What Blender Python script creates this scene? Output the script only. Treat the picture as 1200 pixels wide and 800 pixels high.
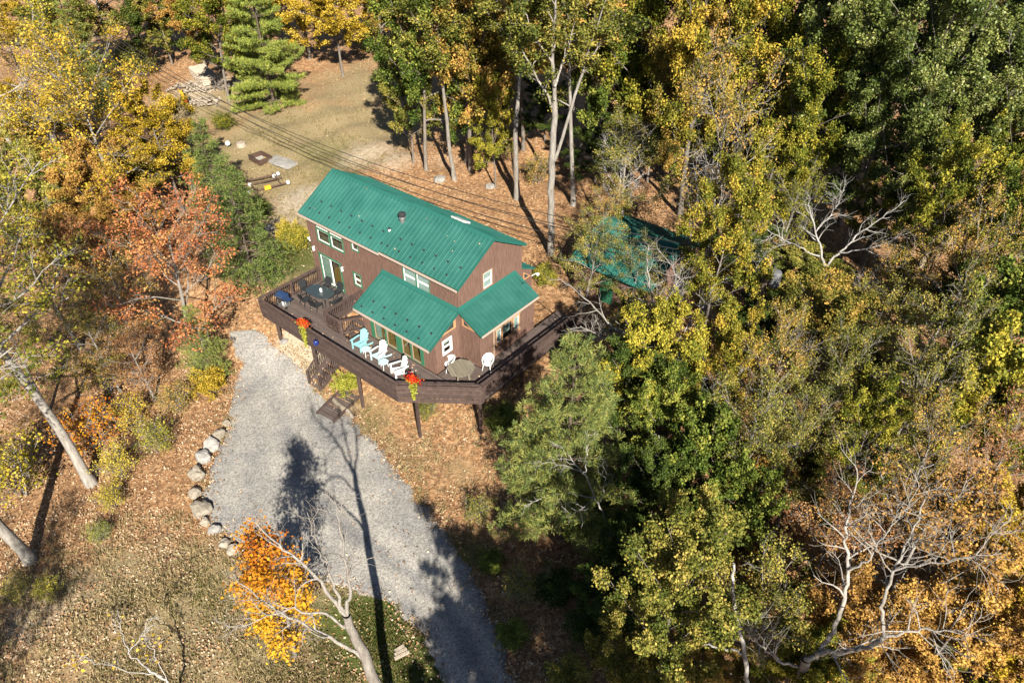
import bpy, math, random
import numpy as np
from mathutils import Vector, Matrix, noise as mnoise

for o in list(bpy.data.objects):
    bpy.data.objects.remove(o)
scene = bpy.context.scene
C = scene.collection

# ---------------------------------------------------------------- camera, sky, sun, exposure
CAM_Z = 27.0
PITCH = math.radians(38.5)
FPX = 872.0                                   # focal length for a 1200 px wide frame
cam_d = bpy.data.cameras.new('camera')
cam_d.sensor_width = 36.0
cam_d.lens = 36.0 * FPX / 1200.0
cam_d.clip_start, cam_d.clip_end = 0.5, 3000.0
cam = bpy.data.objects.new('camera', cam_d)
C.objects.link(cam)
cam.location = (0, 0, CAM_Z)
cam.rotation_euler = (math.pi / 2 - PITCH, 0, 0)
scene.camera = cam

SUN_EL = math.radians(34.5)
SUN_DIR = Vector((-0.235, 0.972, 0)).normalized()       # where the shadows fall
sun_from = Vector((-SUN_DIR.x * math.cos(SUN_EL), -SUN_DIR.y * math.cos(SUN_EL), math.sin(SUN_EL)))
world = bpy.data.worlds.new('World')
scene.world = world
world.use_nodes = True
wn = world.node_tree
sky = wn.nodes.new('ShaderNodeTexSky')
sky.sky_type = 'NISHITA'
sky.sun_disc = False
sky.sun_elevation = SUN_EL
sky.air_density = 0.8
sky.dust_density = 0.3
sky.sun_rotation = math.atan2(sun_from.x, sun_from.y)
wn.links.new(sky.outputs[0], wn.nodes['Background'].inputs[0])
wn.nodes['Background'].inputs[1].default_value = 0.05
sun_d = bpy.data.lights.new('sun', 'SUN')
sun_d.energy = 5.0
sun_d.angle = math.radians(0.5)
sun_d.color = (1.0, 0.94, 0.82)
sun = bpy.data.objects.new('sun', sun_d)
C.objects.link(sun)
sun.location = (20, -40, 60)
sun.rotation_euler = (-sun_from).to_track_quat('-Z', 'Y').to_euler()
scene.view_settings.view_transform = 'Standard'
scene.view_settings.look = 'None'
scene.view_settings.gamma = 1.0
scene.view_settings.use_curve_mapping = False
scene.view_settings.exposure = 1.25
scene.cycles.max_bounces = 5
scene.cycles.diffuse_bounces = 1
scene.cycles.glossy_bounces = 2
scene.cycles.transparent_max_bounces = 8

# ---------------------------------------------------------------- the lie of the land
YAW = math.radians(-39.8)
HO = np.array([-12.7, 40.68, 0.0])            # front left corner of the house at deck level
EU = np.array([math.cos(YAW), math.sin(YAW), 0.0])
EV = np.array([-math.sin(YAW), math.cos(YAW), 0.0])


def hw(u, v, z=0.0):
    """house axes (u along the front, v to the back, z above the deck) to the world"""
    return HO + u * EU + v * EV + np.array([0, 0, z])


def sstep(t):
    t = np.clip(t, 0, 1)
    return t * t * (3 - 2 * t)


def ground(x, y):
    x = np.asarray(x, float); y = np.asarray(y, float)
    u = (x - HO[0]) * EU[0] + (y - HO[1]) * EU[1]
    v = (x - HO[0]) * EV[0] + (y - HO[1]) * EV[1]
    uc = np.clip(u, 0, 13)
    e0 = -8.5 + 0.30 * uc
    w = 7 + 0.3 * uc
    z = -3.1 + 2.75 * sstep((v - e0) / w)
    z = z + 0.05 * np.maximum(0, v - 7) ** 0.97
    z = z - 0.035 * np.maximum(0, u - 18)
    bump = 0.16 * np.sin(x * 0.31 + 1.3) * np.cos(y * 0.27 + .4) + 0.10 * np.sin(x * 0.83 + y * .6) + 0.06 * np.sin(y * 1.3 - x * .9)
    far = sstep((np.hypot(u - 6, v + 2) - 14) / 10)
    return z + bump * far * 1.6 + 0.03 * np.sin(x * 1.9) * np.cos(y * 1.6)


CS, SN = math.cos(PITCH), math.sin(PITCH)


def hit(px, py, h=0.0):
    """the place on the land (or h metres over it) seen at a point of the photograph"""
    a = (px - 600) / FPX; b = (400 - py) / FPX
    d = np.array([a, b * SN + CS, b * CS - SN])
    c = np.array([0, 0, CAM_Z])
    t0, t = 8.0, 8.0
    while t < 400:
        p = c + d * t
        if p[2] < ground(p[0], p[1]) + h:
            break
        t0 = t
        t += 0.8
    for _ in range(20):
        m = (t0 + t) / 2
        p = c + d * m
        if p[2] < ground(p[0], p[1]) + h:
            t = m
        else:
            t0 = m
    return c + d * t, t


# ---------------------------------------------------------------- materials
def mat(name, col, rough=0.7, spec=0.3, metal=0.0, col2=None, nscale=6.0, bump=0.0, bscale=30.0, stretch=None, detail=6):
    m = bpy.data.materials.new(name)
    m.use_nodes = True
    nt = m.node_tree
    b = nt.nodes['Principled BSDF']
    b.inputs['Base Color'].default_value = (*col, 1)
    b.inputs['Roughness'].default_value = rough
    b.inputs['Specular IOR Level'].default_value = spec
    b.inputs['Metallic'].default_value = metal
    tc = nt.nodes.new('ShaderNodeTexCoord')
    mp = nt.nodes.new('ShaderNodeMapping')
    nt.links.new(tc.outputs['Object'], mp.inputs[0])
    if stretch:
        mp.inputs['Scale'].default_value = stretch
    if col2:
        n = nt.nodes.new('ShaderNodeTexNoise')
        n.inputs['Scale'].default_value = nscale
        n.inputs['Detail'].default_value = detail
        n.inputs['Roughness'].default_value = 0.65
        nt.links.new(mp.outputs[0], n.inputs['Vector'])
        r = nt.nodes.new('ShaderNodeValToRGB')
        r.color_ramp.elements[0].position = 0.32
        r.color_ramp.elements[1].position = 0.68
        r.color_ramp.elements[0].color = (*col, 1)
        r.color_ramp.elements[1].color = (*col2, 1)
        nt.links.new(n.outputs['Fac'], r.inputs[0])
        oi = nt.nodes.new('ShaderNodeObjectInfo')
        hv = nt.nodes.new('ShaderNodeHueSaturation')
        mr = nt.nodes.new('ShaderNodeMapRange')
        mr.inputs['To Min'].default_value = 0.85
        mr.inputs['To Max'].default_value = 1.15
        nt.links.new(oi.outputs['Random'], mr.inputs['Value'])
        nt.links.new(mr.outputs[0], hv.inputs['Value'])
        nt.links.new(r.outputs[0], hv.inputs['Color'])
        nt.links.new(hv.outputs[0], b.inputs['Base Color'])
    if bump:
        n2 = nt.nodes.new('ShaderNodeTexNoise')
        n2.inputs['Scale'].default_value = bscale
        n2.inputs['Detail'].default_value = 5
        nt.links.new(mp.outputs[0], n2.inputs['Vector'])
        bp = nt.nodes.new('ShaderNodeBump')
        bp.inputs['Strength'].default_value = bump
        bp.inputs['Distance'].default_value = 0.05
        nt.links.new(n2.outputs['Fac'], bp.inputs['Height'])
        nt.links.new(bp.outputs[0], b.inputs['Normal'])
    return m


def leaf_mat(name, cols, rough=0.6, spec=0.1, trans=0.18):
    m = bpy.data.materials.new(name)
    m.use_nodes = True
    nt = m.node_tree
    b = nt.nodes['Principled BSDF']
    out = nt.nodes['Material Output']
    at = nt.nodes.new('ShaderNodeAttribute')
    at.attribute_name = 'tone'
    r = nt.nodes.new('ShaderNodeValToRGB')
    el = r.color_ramp.elements
    while len(el) < len(cols):
        el.new(0.5)
    for i, c in enumerate(cols):
        el[i].position = 0.12 + 0.76 * i / (len(cols) - 1)
        el[i].color = (*c, 1)
    oi = nt.nodes.new('ShaderNodeObjectInfo')
    ma = nt.nodes.new('ShaderNodeMath'); ma.operation = 'MULTIPLY_ADD'
    ma.inputs[1].default_value = 0.30; ma.inputs[2].default_value = -0.15
    nt.links.new(oi.outputs['Random'], ma.inputs[0])
    ad = nt.nodes.new('ShaderNodeMath'); ad.operation = 'ADD'
    nt.links.new(at.outputs['Fac'], ad.inputs[0]); nt.links.new(ma.outputs[0], ad.inputs[1])
    nt.links.new(ad.outputs[0], r.inputs[0])
    b.inputs['Roughness'].default_value = rough
    b.inputs['Specular IOR Level'].default_value = spec
    nt.links.new(r.outputs[0], b.inputs['Base Color'])
    t = nt.nodes.new('ShaderNodeBsdfTranslucent')
    nt.links.new(r.outputs[0], t.inputs[0])
    mx = nt.nodes.new('ShaderNodeMixShader'); mx.inputs[0].default_value = trans
    nt.links.new(b.outputs[0], mx.inputs[1]); nt.links.new(t.outputs[0], mx.inputs[2])
    nt.links.new(mx.outputs[0], out.inputs[0])
    return m


M = {}
M['roof'] = mat('green_metal_roofing', (0.014, 0.084, 0.068), 0.6, 0.12, col2=(0.030, 0.124, 0.103), nscale=.8, detail=9)
M['roof_edge'] = mat('green_metal_trim', (0.020, 0.108, 0.088), 0.6, 0.12)
M['fascia'] = mat('tan_fascia', (0.42, 0.34, 0.28), 0.7)
M['siding'] = mat('brown_stained_siding', (0.122, 0.070, 0.053), 0.85, 0.12, col2=(0.222, 0.134, 0.104), nscale=3.4, stretch=(5, 5, .5), bump=.3, bscale=20)
M['deck'] = mat('brown_deck_board', (0.082, 0.062, 0.055), 0.8, 0.15, col2=(0.132, 0.102, 0.092), nscale=3.5, stretch=(.8, 4, 4), bump=.25)
M['rail'] = mat('brown_stained_rail', (0.056, 0.037, 0.032), 0.8, 0.15, col2=(0.098, 0.068, 0.060), nscale=4, bump=.2)
M['green_trim'] = mat('green_painted_trim', (0.035, 0.15, 0.08), 0.6)
M['white_trim'] = mat('white_painted_trim', (0.75, 0.75, 0.72), 0.55)
M['cedar'] = mat('raw_cedar_trim', (0.40, 0.21, 0.10), 0.7, col2=(0.50, 0.28, 0.14), nscale=8)
M['taupe'] = mat('taupe_painted_trim', (0.33, 0.23, 0.16), 0.65)
M['blind'] = mat('white_window_blind', (0.66, 0.67, 0.67), 0.8)
M['curtain'] = mat('pale_green_curtain', (0.50, 0.60, 0.54), 0.9)
M['floor_in'] = mat('honey_wood_floor', (0.36, 0.19, 0.06), 0.4)
M['dark_in'] = mat('dim_room_wall', (0.16, 0.13, 0.10), 0.9)
M['concrete'] = mat('concrete', (0.30, 0.28, 0.25), 0.9, col2=(0.38, 0.36, 0.33), nscale=3)
M['steel'] = mat('galvanised_steel', (0.45, 0.45, 0.45), 0.35, 0.5, 0.8)
M['dark_steel'] = mat('blackened_steel', (0.03, 0.03, 0.032), 0.5, 0.4)
M['white_plastic'] = mat('white_plastic', (0.60, 0.60, 0.59), 0.45, 0.4)
M['sky_plastic'] = mat('pale_turquoise_plastic', (0.24, 0.47, 0.50), 0.45, 0.4)
M['ice_plastic'] = mat('ice_blue_plastic', (0.40, 0.53, 0.56), 0.45, 0.4)
M['lamp_white'] = mat('white_lamp_housing', (0.8, 0.8, 0.78), 0.4)
M['grey_wood'] = mat('weathered_grey_wood', (0.15, 0.13, 0.095), 0.85, 0.1, col2=(0.26, 0.23, 0.175), nscale=5, stretch=(6, .6, 6), bump=.3)
M['navy'] = mat('navy_cover', (0.018, 0.04, 0.10), 0.5, 0.4)
M['black_sling'] = mat('black_sling_fabric', (0.02, 0.022, 0.024), 0.7)
M['blue_pot'] = mat('cobalt_glaze', (0.015, 0.03, 0.16), 0.25, 0.5)
M['clay'] = mat('dark_planter', (0.05, 0.035, 0.03), 0.8)
M['rock'] = mat('pale_boulder', (0.20, 0.17, 0.13), 0.9, 0.1, col2=(0.36, 0.315, 0.255), nscale=3, bump=.6, bscale=8)
M['rock_grey'] = mat('grey_fieldstone', (0.19, 0.18, 0.165), 0.9, 0.1, col2=(0.33, 0.31, 0.285), nscale=3, bump=.6, bscale=8)
M['split_wood'] = mat('split_firewood', (0.24, 0.19, 0.14), 0.9, 0.1, col2=(0.42, 0.36, 0.29), nscale=6)
M['bark'] = mat('grey_bark', (0.12, 0.10, 0.085), 0.95, 0.05, col2=(0.24, 0.21, 0.18), nscale=3, stretch=(3, 3, .7), bump=.8, bscale=9)
M['bark_pale'] = mat('pale_bark', (0.17, 0.15, 0.13), 0.95, 0.05, col2=(0.34, 0.31, 0.275), nscale=2.5, stretch=(3, 3, .6), bump=.8, bscale=9)
M['bark_dead'] = mat('bleached_dead_wood', (0.20, 0.185, 0.17), 0.95, 0.05, col2=(0.43, 0.41, 0.39), nscale=3, stretch=(2, 2, .6), bump=.6, bscale=9)
M['bark_white'] = mat('white_grey_bark', (0.20, 0.18, 0.155), 0.95, 0.05, col2=(0.38, 0.35, 0.315), nscale=2.5, stretch=(3, 3, .6), bump=.8, bscale=9)
M['bark_dark'] = mat('dark_brown_bark', (0.075, 0.055, 0.04), 0.95, 0.05, col2=(0.16, 0.125, 0.10), nscale=3, stretch=(3, 3, .7), bump=.8, bscale=9)
M['yellow_paint'] = mat('yellow_machine_paint', (0.70, 0.38, 0.03), 0.45, 0.4)
M['red_paint'] = mat('red_machine_paint', (0.45, 0.03, 0.02), 0.45, 0.4)
M['rubber'] = mat('black_rubber', (0.02, 0.02, 0.02), 0.8)
M['rust'] = mat('rusty_iron', (0.05, 0.035, 0.028), 0.8, col2=(0.11, 0.06, 0.04), nscale=10)
M['wire'] = mat('dark_power_cable', (0.03, 0.028, 0.026), 0.7)
M['can'] = mat('shaded_transformer_grey', (0.13, 0.135, 0.14), 0.5, 0.4)  # grey lowered so the transformer looks shaded by the trees
M['glazed'] = mat('white_porcelain', (0.8, 0.8, 0.8), 0.3)

g = bpy.data.materials.new('window_glass'); g.use_nodes = True
nt = g.node_tree
for n in list(nt.nodes):
    if n.type != 'OUTPUT_MATERIAL':
        nt.nodes.remove(n)
tr = nt.nodes.new('ShaderNodeBsdfTransparent'); tr.inputs[0].default_value = (.80, .86, .84, 1)
gl = nt.nodes.new('ShaderNodeBsdfGlossy'); gl.inputs['Roughness'].default_value = 0.03
lw = nt.nodes.new('ShaderNodeLayerWeight'); lw.inputs[0].default_value = .5
pwr = nt.nodes.new('ShaderNodeMath'); pwr.operation = 'POWER'; pwr.inputs[1].default_value = 4.0
fr = nt.nodes.new('ShaderNodeMath'); fr.operation = 'MULTIPLY_ADD'; fr.inputs[1].default_value = .8; fr.inputs[2].default_value = .06
nt.links.new(lw.outputs['Facing'], pwr.inputs[0]); nt.links.new(pwr.outputs[0], fr.inputs[0])
mx = nt.nodes.new('ShaderNodeMixShader')
nt.links.new(fr.outputs[0], mx.inputs[0]); nt.links.new(tr.outputs[0], mx.inputs[1]); nt.links.new(gl.outputs[0], mx.inputs[2])
nt.links.new(mx.outputs[0], nt.nodes['Material Output'].inputs[0])
M['glass'] = g
M['table_glass'] = mat('smoked_table_glass', (0.035, 0.05, 0.055), 0.08, 0.5)

PAL = {
    'green': leaf_mat('green_leaves', [(0.04, 0.068, 0.011), (0.1, 0.14, 0.023), (0.194, 0.226, 0.039), (0.358, 0.343, 0.061)]),
    'oak': leaf_mat('dark_oak_leaves', [(0.039, 0.061, 0.014), (0.088, 0.121, 0.026), (0.172, 0.204, 0.047), (0.358, 0.358, 0.117)], 0.42, 0.3, .2),
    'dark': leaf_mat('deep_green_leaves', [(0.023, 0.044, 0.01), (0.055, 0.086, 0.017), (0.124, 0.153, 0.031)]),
    'olive': leaf_mat('olive_leaves', [(0.06, 0.081, 0.015), (0.142, 0.152, 0.029), (0.283, 0.257, 0.051), (0.477, 0.357, 0.089)]),
    'oliveor': leaf_mat('olive_orange_leaves', [(0.086, 0.097, 0.02), (0.215, 0.186, 0.034), (0.386, 0.264, 0.057), (0.572, 0.315, 0.086)]),
    'yg': leaf_mat('yellow_green_leaves', [(0.055, 0.081, 0.011), (0.148, 0.16, 0.021), (0.295, 0.265, 0.034), (0.517, 0.418, 0.055)]),
    'gg': leaf_mat('golden_green_leaves', [(0.078, 0.099, 0.015), (0.187, 0.187, 0.026), (0.35, 0.29, 0.042), (0.509, 0.339, 0.048)]),
    'gold': leaf_mat('gold_leaves', [(0.152, 0.122, 0.012), (0.385, 0.254, 0.024), (0.548, 0.366, 0.04), (0.583, 0.446, 0.081)]),
    'yellow': leaf_mat('yellow_leaves', [(.18, .16, .012), (.38, .30, .024), (.54, .41, .05), (.62, .48, .10)]),
    'orange': leaf_mat('orange_leaves', [(.34, .075, .012), (.50, .16, .018), (.58, .26, .02), (.62, .36, .03)]),
    'salmon': leaf_mat('salmon_red_leaves', [(.26, .08, .035), (.42, .145, .055), (.50, .21, .08), (.50, .29, .12)]),
    'rust': leaf_mat('rust_leaves', [(0.12, 0.054, 0.026), (0.288, 0.126, 0.054), (0.432, 0.216, 0.09), (0.528, 0.312, 0.132)]),
    'rustgold': leaf_mat('rusty_gold_leaves', [(0.161, 0.086, 0.023), (0.333, 0.172, 0.046), (0.483, 0.276, 0.075), (0.598, 0.38, 0.081)]),
    'pine': leaf_mat('blue_green_needles', [(0.052, 0.087, 0.023), (0.115, 0.165, 0.046), (0.214, 0.251, 0.065), (0.351, 0.335, 0.084)], .55, .3, .2),
    'pine_yg': leaf_mat('yellow_green_needles', [(0.105, 0.15, 0.03), (0.225, 0.277, 0.051), (0.36, 0.39, 0.075), (0.48, 0.465, 0.105)], .55, .3, .2),  # yellower needles of the pine on the back lawn
    'hemlock': leaf_mat('hemlock_needles', [(0.05, 0.084, 0.019), (0.118, 0.17, 0.037), (0.218, 0.259, 0.059), (0.336, 0.34, 0.079)], .55, .3, .2),
    'litter': leaf_mat('fallen_leaves', [(0.173, 0.092, 0.049), (0.367, 0.205, 0.103), (0.518, 0.313, 0.173), (0.62, 0.497, 0.346)], .7, .2, .1),
    'grass': leaf_mat('autumn_grass', [(.065, .085, .018), (.19, .165, .06), (.33, .255, .125), (.46, .37, .22)], .8, .1, .2),
    'flower': leaf_mat('red_flowers', [(.50, .010, .008), (.62, .03, .012), (.65, .14, .015)], .6, .2, .2),
    'vine': leaf_mat('trailing_yellow_green_vine', [(.20, .22, .02), (.36, .36, .04), (.5, .46, .10)], .6, .2, .2),
}


# ---------------------------------------------------------------- mesh helpers
class MB:
    def __init__(s):
        s.v = []; s.f = []

    def box(s, a, b):
        (x0, y0, z0), (x1, y1, z1) = a, b
        n = len(s.v)
        s.v += [(x0, y0, z0), (x1, y0, z0), (x1, y1, z0), (x0, y1, z0), (x0, y0, z1), (x1, y0, z1), (x1, y1, z1), (x0, y1, z1)]
        s.f += [(n, n + 3, n + 2, n + 1), (n + 4, n + 5, n + 6, n + 7), (n, n + 1, n + 5, n + 4), (n + 1, n + 2, n + 6, n + 5), (n + 2, n + 3, n + 7, n + 6), (n + 3, n, n + 4, n + 7)]
        return s

    def plank(s, p0, p1, w, t, up=(0, 0, 1)):
        """a bar from p0 to p1, w wide across and t thick along up"""
        p0 = Vector(p0); p1 = Vector(p1)
        d = (p1 - p0).normalized()
        up = Vector(up)
        sd = d.cross(up)
        if sd.length < 1e-4:
            sd = d.cross(Vector((1, 0, 0)))
        sd.normalize()
        upn = sd.cross(d).normalized()
        n = len(s.v)
        for p in (p0, p1):
            for a, b in ((-1, -1), (1, -1), (1, 1), (-1, 1)):
                s.v.append(tuple(p + sd * (w / 2 * a) + upn * (t / 2 * b)))
        s.f += [(n, n + 3, n + 2, n + 1), (n + 4, n + 5, n + 6, n + 7)]
        for i in range(4):
            j = (i + 1) % 4
            s.f.append((n + i, n + j, n + 4 + j, n + 4 + i))
        return s

    def prism(s, poly, e):
        """a flat polygon (list of points) pushed along e"""
        n = len(s.v); k = len(poly)
        e = Vector(e)
        s.v += [tuple(p) for p in poly] + [tuple(Vector(p) + e) for p in poly]
        s.f.append(tuple(range(n + k - 1, n - 1, -1)))
        s.f.append(tuple(range(n + k, n + 2 * k)))
        for i in range(k):
            j = (i + 1) % k
            s.f.append((n + i, n + j, n + k + j, n + k + i))
        return s

    def tube(s, pts, rad, k=8, cap=True):
        pts = [Vector(p) for p in pts]
        if not hasattr(rad, '__len__'):
            rad = [rad] * len(pts)
        n0 = len(s.v)
        ref = None
        for i, p in enumerate(pts):
            d = (pts[min(i + 1, len(pts) - 1)] - pts[max(i - 1, 0)]).normalized()
            if ref is None:
                ref = d.cross(Vector((0, 0, 1)))
                if ref.length < 1e-3:
                    ref = Vector((1, 0, 0))
            a = (ref - d * ref.dot(d)).normalized()
            b = d.cross(a)
            ref = a
            for j in range(k):
                t = 2 * math.pi * j / k
                s.v.append(tuple(p + (a * math.cos(t) + b * math.sin(t)) * rad[i]))
        for i in range(len(pts) - 1):
            for j in range(k):
                q = (j + 1) % k
                s.f.append((n0 + i * k + j, n0 + i * k + q, n0 + (i + 1) * k + q, n0 + (i + 1) * k + j))
        if cap:
            s.f.append(tuple(n0 + j for j in range(k - 1, -1, -1)))
            m = n0 + (len(pts) - 1) * k
            s.f.append(tuple(m + j for j in range(k)))
        return s

    def lathe(s, prof, c=(0, 0, 0), k=16):
        return s.tube([(c[0], c[1], c[2] + z) for r, z in prof], [r for r, z in prof], k)

    def mesh(s, name, m):
        me = bpy.data.meshes.new(name)
        me.from_pydata(s.v, [], s.f)
        me.materials.append(m)
        me.validate()
        return me

    def build(s, name, m, parent=None, kind=None, smooth=False):
        me = s.mesh(name, m)
        if smooth:
            me.polygons.foreach_set('use_smooth', [True] * len(me.polygons))
        return put(name, me, parent, kind)


def put(name, me, parent=None, kind=None, loc=None, rot=None):
    o = bpy.data.objects.new(name, me)
    C.objects.link(o)
    o.parent = parent
    if kind:
        o['kind'] = kind
    if loc is not None:
        o.location = loc
    if rot is not None:
        o.rotation_euler = rot
    return o


def thing(name, label, cat, loc=(0, 0, 0), rz=0.0, group=None):
    o = bpy.data.objects.new(name, None)
    C.objects.link(o)
    o.empty_display_size = 0.3
    o.location = loc
    o.rotation_euler = (0, 0, rz)
    tag(o, label, cat, group)
    return o


def tag(o, label, cat, group=None):
    o['label'] = label
    o['category'] = cat
    if group:
        o['group'] = group
    return o


def arr_mesh(name, verts, quads, m, tone=None, smooth=False):
    me = bpy.data.meshes.new(name)
    verts = np.asarray(verts, np.float32); quads = np.asarray(quads, np.int32)
    me.vertices.add(len(verts)); me.vertices.foreach_set('co', verts.ravel())
    me.loops.add(quads.size); me.loops.foreach_set('vertex_index', quads.ravel())
    k = quads.shape[1]
    me.polygons.add(len(quads))
    me.polygons.foreach_set('loop_start', np.arange(0, quads.size, k, dtype=np.int32))
    me.polygons.foreach_set('loop_total', np.full(len(quads), k, np.int32))
    if smooth:
        me.polygons.foreach_set('use_smooth', np.ones(len(quads), bool))
    me.update(calc_edges=True)
    if tone is not None:
        a = me.attributes.new('tone', 'FLOAT', 'FACE')
        a.data.foreach_set('value', np.asarray(tone, np.float32))
    me.materials.append(m)
    return me


def copy_tree(o, loc, rz, label=None):
    c = o.copy(); C.objects.link(c)
    c.location = loc; c.rotation_euler = (0, 0, rz)
    if label:
        c['label'] = label
    for ch in o.children:
        k = ch.copy(); C.objects.link(k); k.parent = c
        for gch in ch.children:
            q = gch.copy(); C.objects.link(q); q.parent = k
    return c

# ---------------------------------------------------------------- ground and driveway
RNG = np.random.default_rng(7)


def blobs(lst):
    out = []
    for px, py, r, w in lst:
        p, _ = hit(px, py)
        out.append((p[0], p[1], r, w))
    return out


def field(x, y, bl):
    f = np.zeros_like(x)
    for bx, by, r, w in bl:
        f = np.maximum(f, w * np.exp(-((x - bx) ** 2 + (y - by) ** 2) / (r * r)))
    return f


GRASS = blobs([(330, 160, 9, 1), (400, 150, 9, 1), (270, 120, 8, .8), (430, 100, 10, .8), (230, 130, 7, .8), (340, 210, 6, 1), (330, 260, 4, 1), (345, 300, 4, 1.1), (450, 150, 8, .7),
               (150, 700, 5, .8), (240, 720, 5, .9), (300, 760, 4, .9), (90, 740, 4, .7), (430, 760, 4, 1.1), (470, 770, 4, 1.1), (400, 720, 3, 1), (180, 640, 3, .55), (430, 490, 3, .6), (480, 530, 3, .5), (540, 560, 3, .5), (200, 790, 6, .9), (300, 600, 2, .4), (540, 660, 3, .4)])
GREEN = blobs([(450, 740, 3.2, 1), (480, 785, 3, 1), (400, 730, 2, .8), (340, 300, 3.5, .8), (380, 180, 4, .5), (400, 195, 4, .5), (310, 640, 1, .3), (550, 650, 2, .6), (250, 700, 2, .4), (330, 150, 5, .35), (440, 480, 2, .4), (600, 740, 2, .4)])
PALE = blobs([(350, 402, 1.6, 1), (365, 425, 1.2, .9), (350, 232, 2.5, .9), (330, 262, 1.6, .8), (430, 180, 4, .6), (520, 190, 3, .4), (60, 700, 2.2, .6), (30, 730, 2, .6), (600, 600, 2, .4), (345, 245, 2, .7), (235, 100, 4, .7), (460, 185, 3, .6), (400, 480, 1.5, .5)])

ins = lambda a, b, st: np.arange(a, b, st)
gx = np.concatenate([-np.geomspace(1400, 75, 14), ins(-72, 82, 0.55), np.geomspace(84, 1400, 14)])
gy = np.concatenate([-np.geomspace(1400, 14, 14), ins(-10, 70, 0.5), ins(70, 140, 1.2), np.geomspace(142, 1500, 14)])
X, Y = np.meshgrid(gx, gy)
Z = ground(X, Y)
rough = RNG.normal(0, .018, X.shape)
Z = Z + rough * (np.abs(X) < 80)
nx, ny = len(gx), len(gy)
idx = np.arange(nx * ny).reshape(ny, nx)
quads = np.stack([idx[:-1, :-1].ravel(), idx[:-1, 1:].ravel(), idx[1:, 1:].ravel(), idx[1:, :-1].ravel()], 1)


def ground_mat():
    m = bpy.data.materials.new('leaf_strewn_ground'); m.use_nodes = True
    nt = m.node_tree; L = nt.links
    b = nt.nodes['Principled BSDF']; b.inputs['Roughness'].default_value = .95; b.inputs['Specular IOR Level'].default_value = .1
    tc = nt.nodes.new('ShaderNodeTexCoord')

    def noise(sc, det=6, ro=.65):
        n = nt.nodes.new('ShaderNodeTexNoise'); n.inputs['Scale'].default_value = sc; n.inputs['Detail'].default_value = det; n.inputs['Roughness'].default_value = ro
        L.new(tc.outputs['Object'], n.inputs['Vector']); return n

    def ramp(src, cols, p0=.3, p1=.7):
        r = nt.nodes.new('ShaderNodeValToRGB'); el = r.color_ramp.elements
        while len(el) < len(cols): el.new(.5)
        for i, c in enumerate(cols):
            el[i].position = p0 + (p1 - p0) * i / (len(cols) - 1); el[i].color = (*c, 1)
        L.new(src, r.inputs[0]); return r.outputs[0]

    def mixc(f, a, bb):
        x = nt.nodes.new('ShaderNodeMix'); x.data_type = 'RGBA'
        L.new(f, x.inputs[0]); L.new(a, x.inputs[6]); L.new(bb, x.inputs[7]); return x.outputs[2]

    def mask(attr, nz, sharp=2.6, off=-.95):
        a = nt.nodes.new('ShaderNodeAttribute'); a.attribute_name = attr
        s = nt.nodes.new('ShaderNodeMath'); s.operation = 'MULTIPLY_ADD'; s.inputs[1].default_value = sharp
        L.new(a.outputs['Fac'], s.inputs[0])
        t = nt.nodes.new('ShaderNodeMath'); t.operation = 'MULTIPLY_ADD'; t.inputs[1].default_value = 2.2; t.inputs[2].default_value = off - 1.1
        L.new(nz, t.inputs[0]); L.new(t.outputs[0], s.inputs[2]); s.use_clamp = True
        return s.outputs[0]
    big = noise(.45, 8, .7).outputs['Fac']; mid = noise(3.2, 8, .75).outputs['Fac']; fine = noise(14, 5, .7).outputs['Fac']
    vor = nt.nodes.new('ShaderNodeTexVoronoi'); vor.inputs['Scale'].default_value = 7.5; L.new(tc.outputs['Object'], vor.inputs['Vector'])
    sep = nt.nodes.new('ShaderNodeSeparateColor'); L.new(vor.outputs['Color'], sep.inputs[0])
    litter = ramp(sep.outputs[0], [(.17, .092, .046), (.34, .178, .085), (.47, .26, .125), (.55, .36, .20)], .05, .95)
    soil = ramp(mid, [(.14, .083, .047), (.29, .165, .086), (.43, .26, .135)])
    lit = mixc(ramp(mid, [(0, 0, 0), (1, 1, 1)], .38, .58), soil, litter)
    dry = ramp(fine, [(.15, .12, .06), (.28, .215, .115), (.42, .33, .20)])
    grn = ramp(fine, [(.045, .065, .014), (.09, .11, .028), (.17, .16, .05)])
    pale = ramp(mid, [(.30, .23, .15), (.44, .36, .26), (.54, .47, .37)])
    c = mixc(mask('grass', big), lit, dry)
    c = mixc(mask('green', mid, 2.4, -.7), c, grn)
    c = mixc(mask('pale', mid, 2.6, -.8), c, pale)
    L.new(c, b.inputs['Base Color'])
    bp = nt.nodes.new('ShaderNodeBump'); bp.inputs['Strength'].default_value = .8; bp.inputs['Distance'].default_value = .12
    ad = nt.nodes.new('ShaderNodeMath'); ad.operation = 'ADD'; L.new(mid, ad.inputs[0]); L.new(fine, ad.inputs[1])
    L.new(ad.outputs[0], bp.inputs['Height']); L.new(bp.outputs[0], b.inputs['Normal'])
    return m


gme = arr_mesh('ground', np.stack([X.ravel(), Y.ravel(), Z.ravel()], 1), quads, ground_mat(), smooth=True)
for nm, bl in (('grass', GRASS), ('green', GREEN), ('pale', PALE)):
    a = gme.attributes.new(nm, 'FLOAT', 'POINT')
    a.data.foreach_set('value', field(X.ravel(), Y.ravel(), bl).astype(np.float32))
put('ground', gme, kind='structure')

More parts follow.
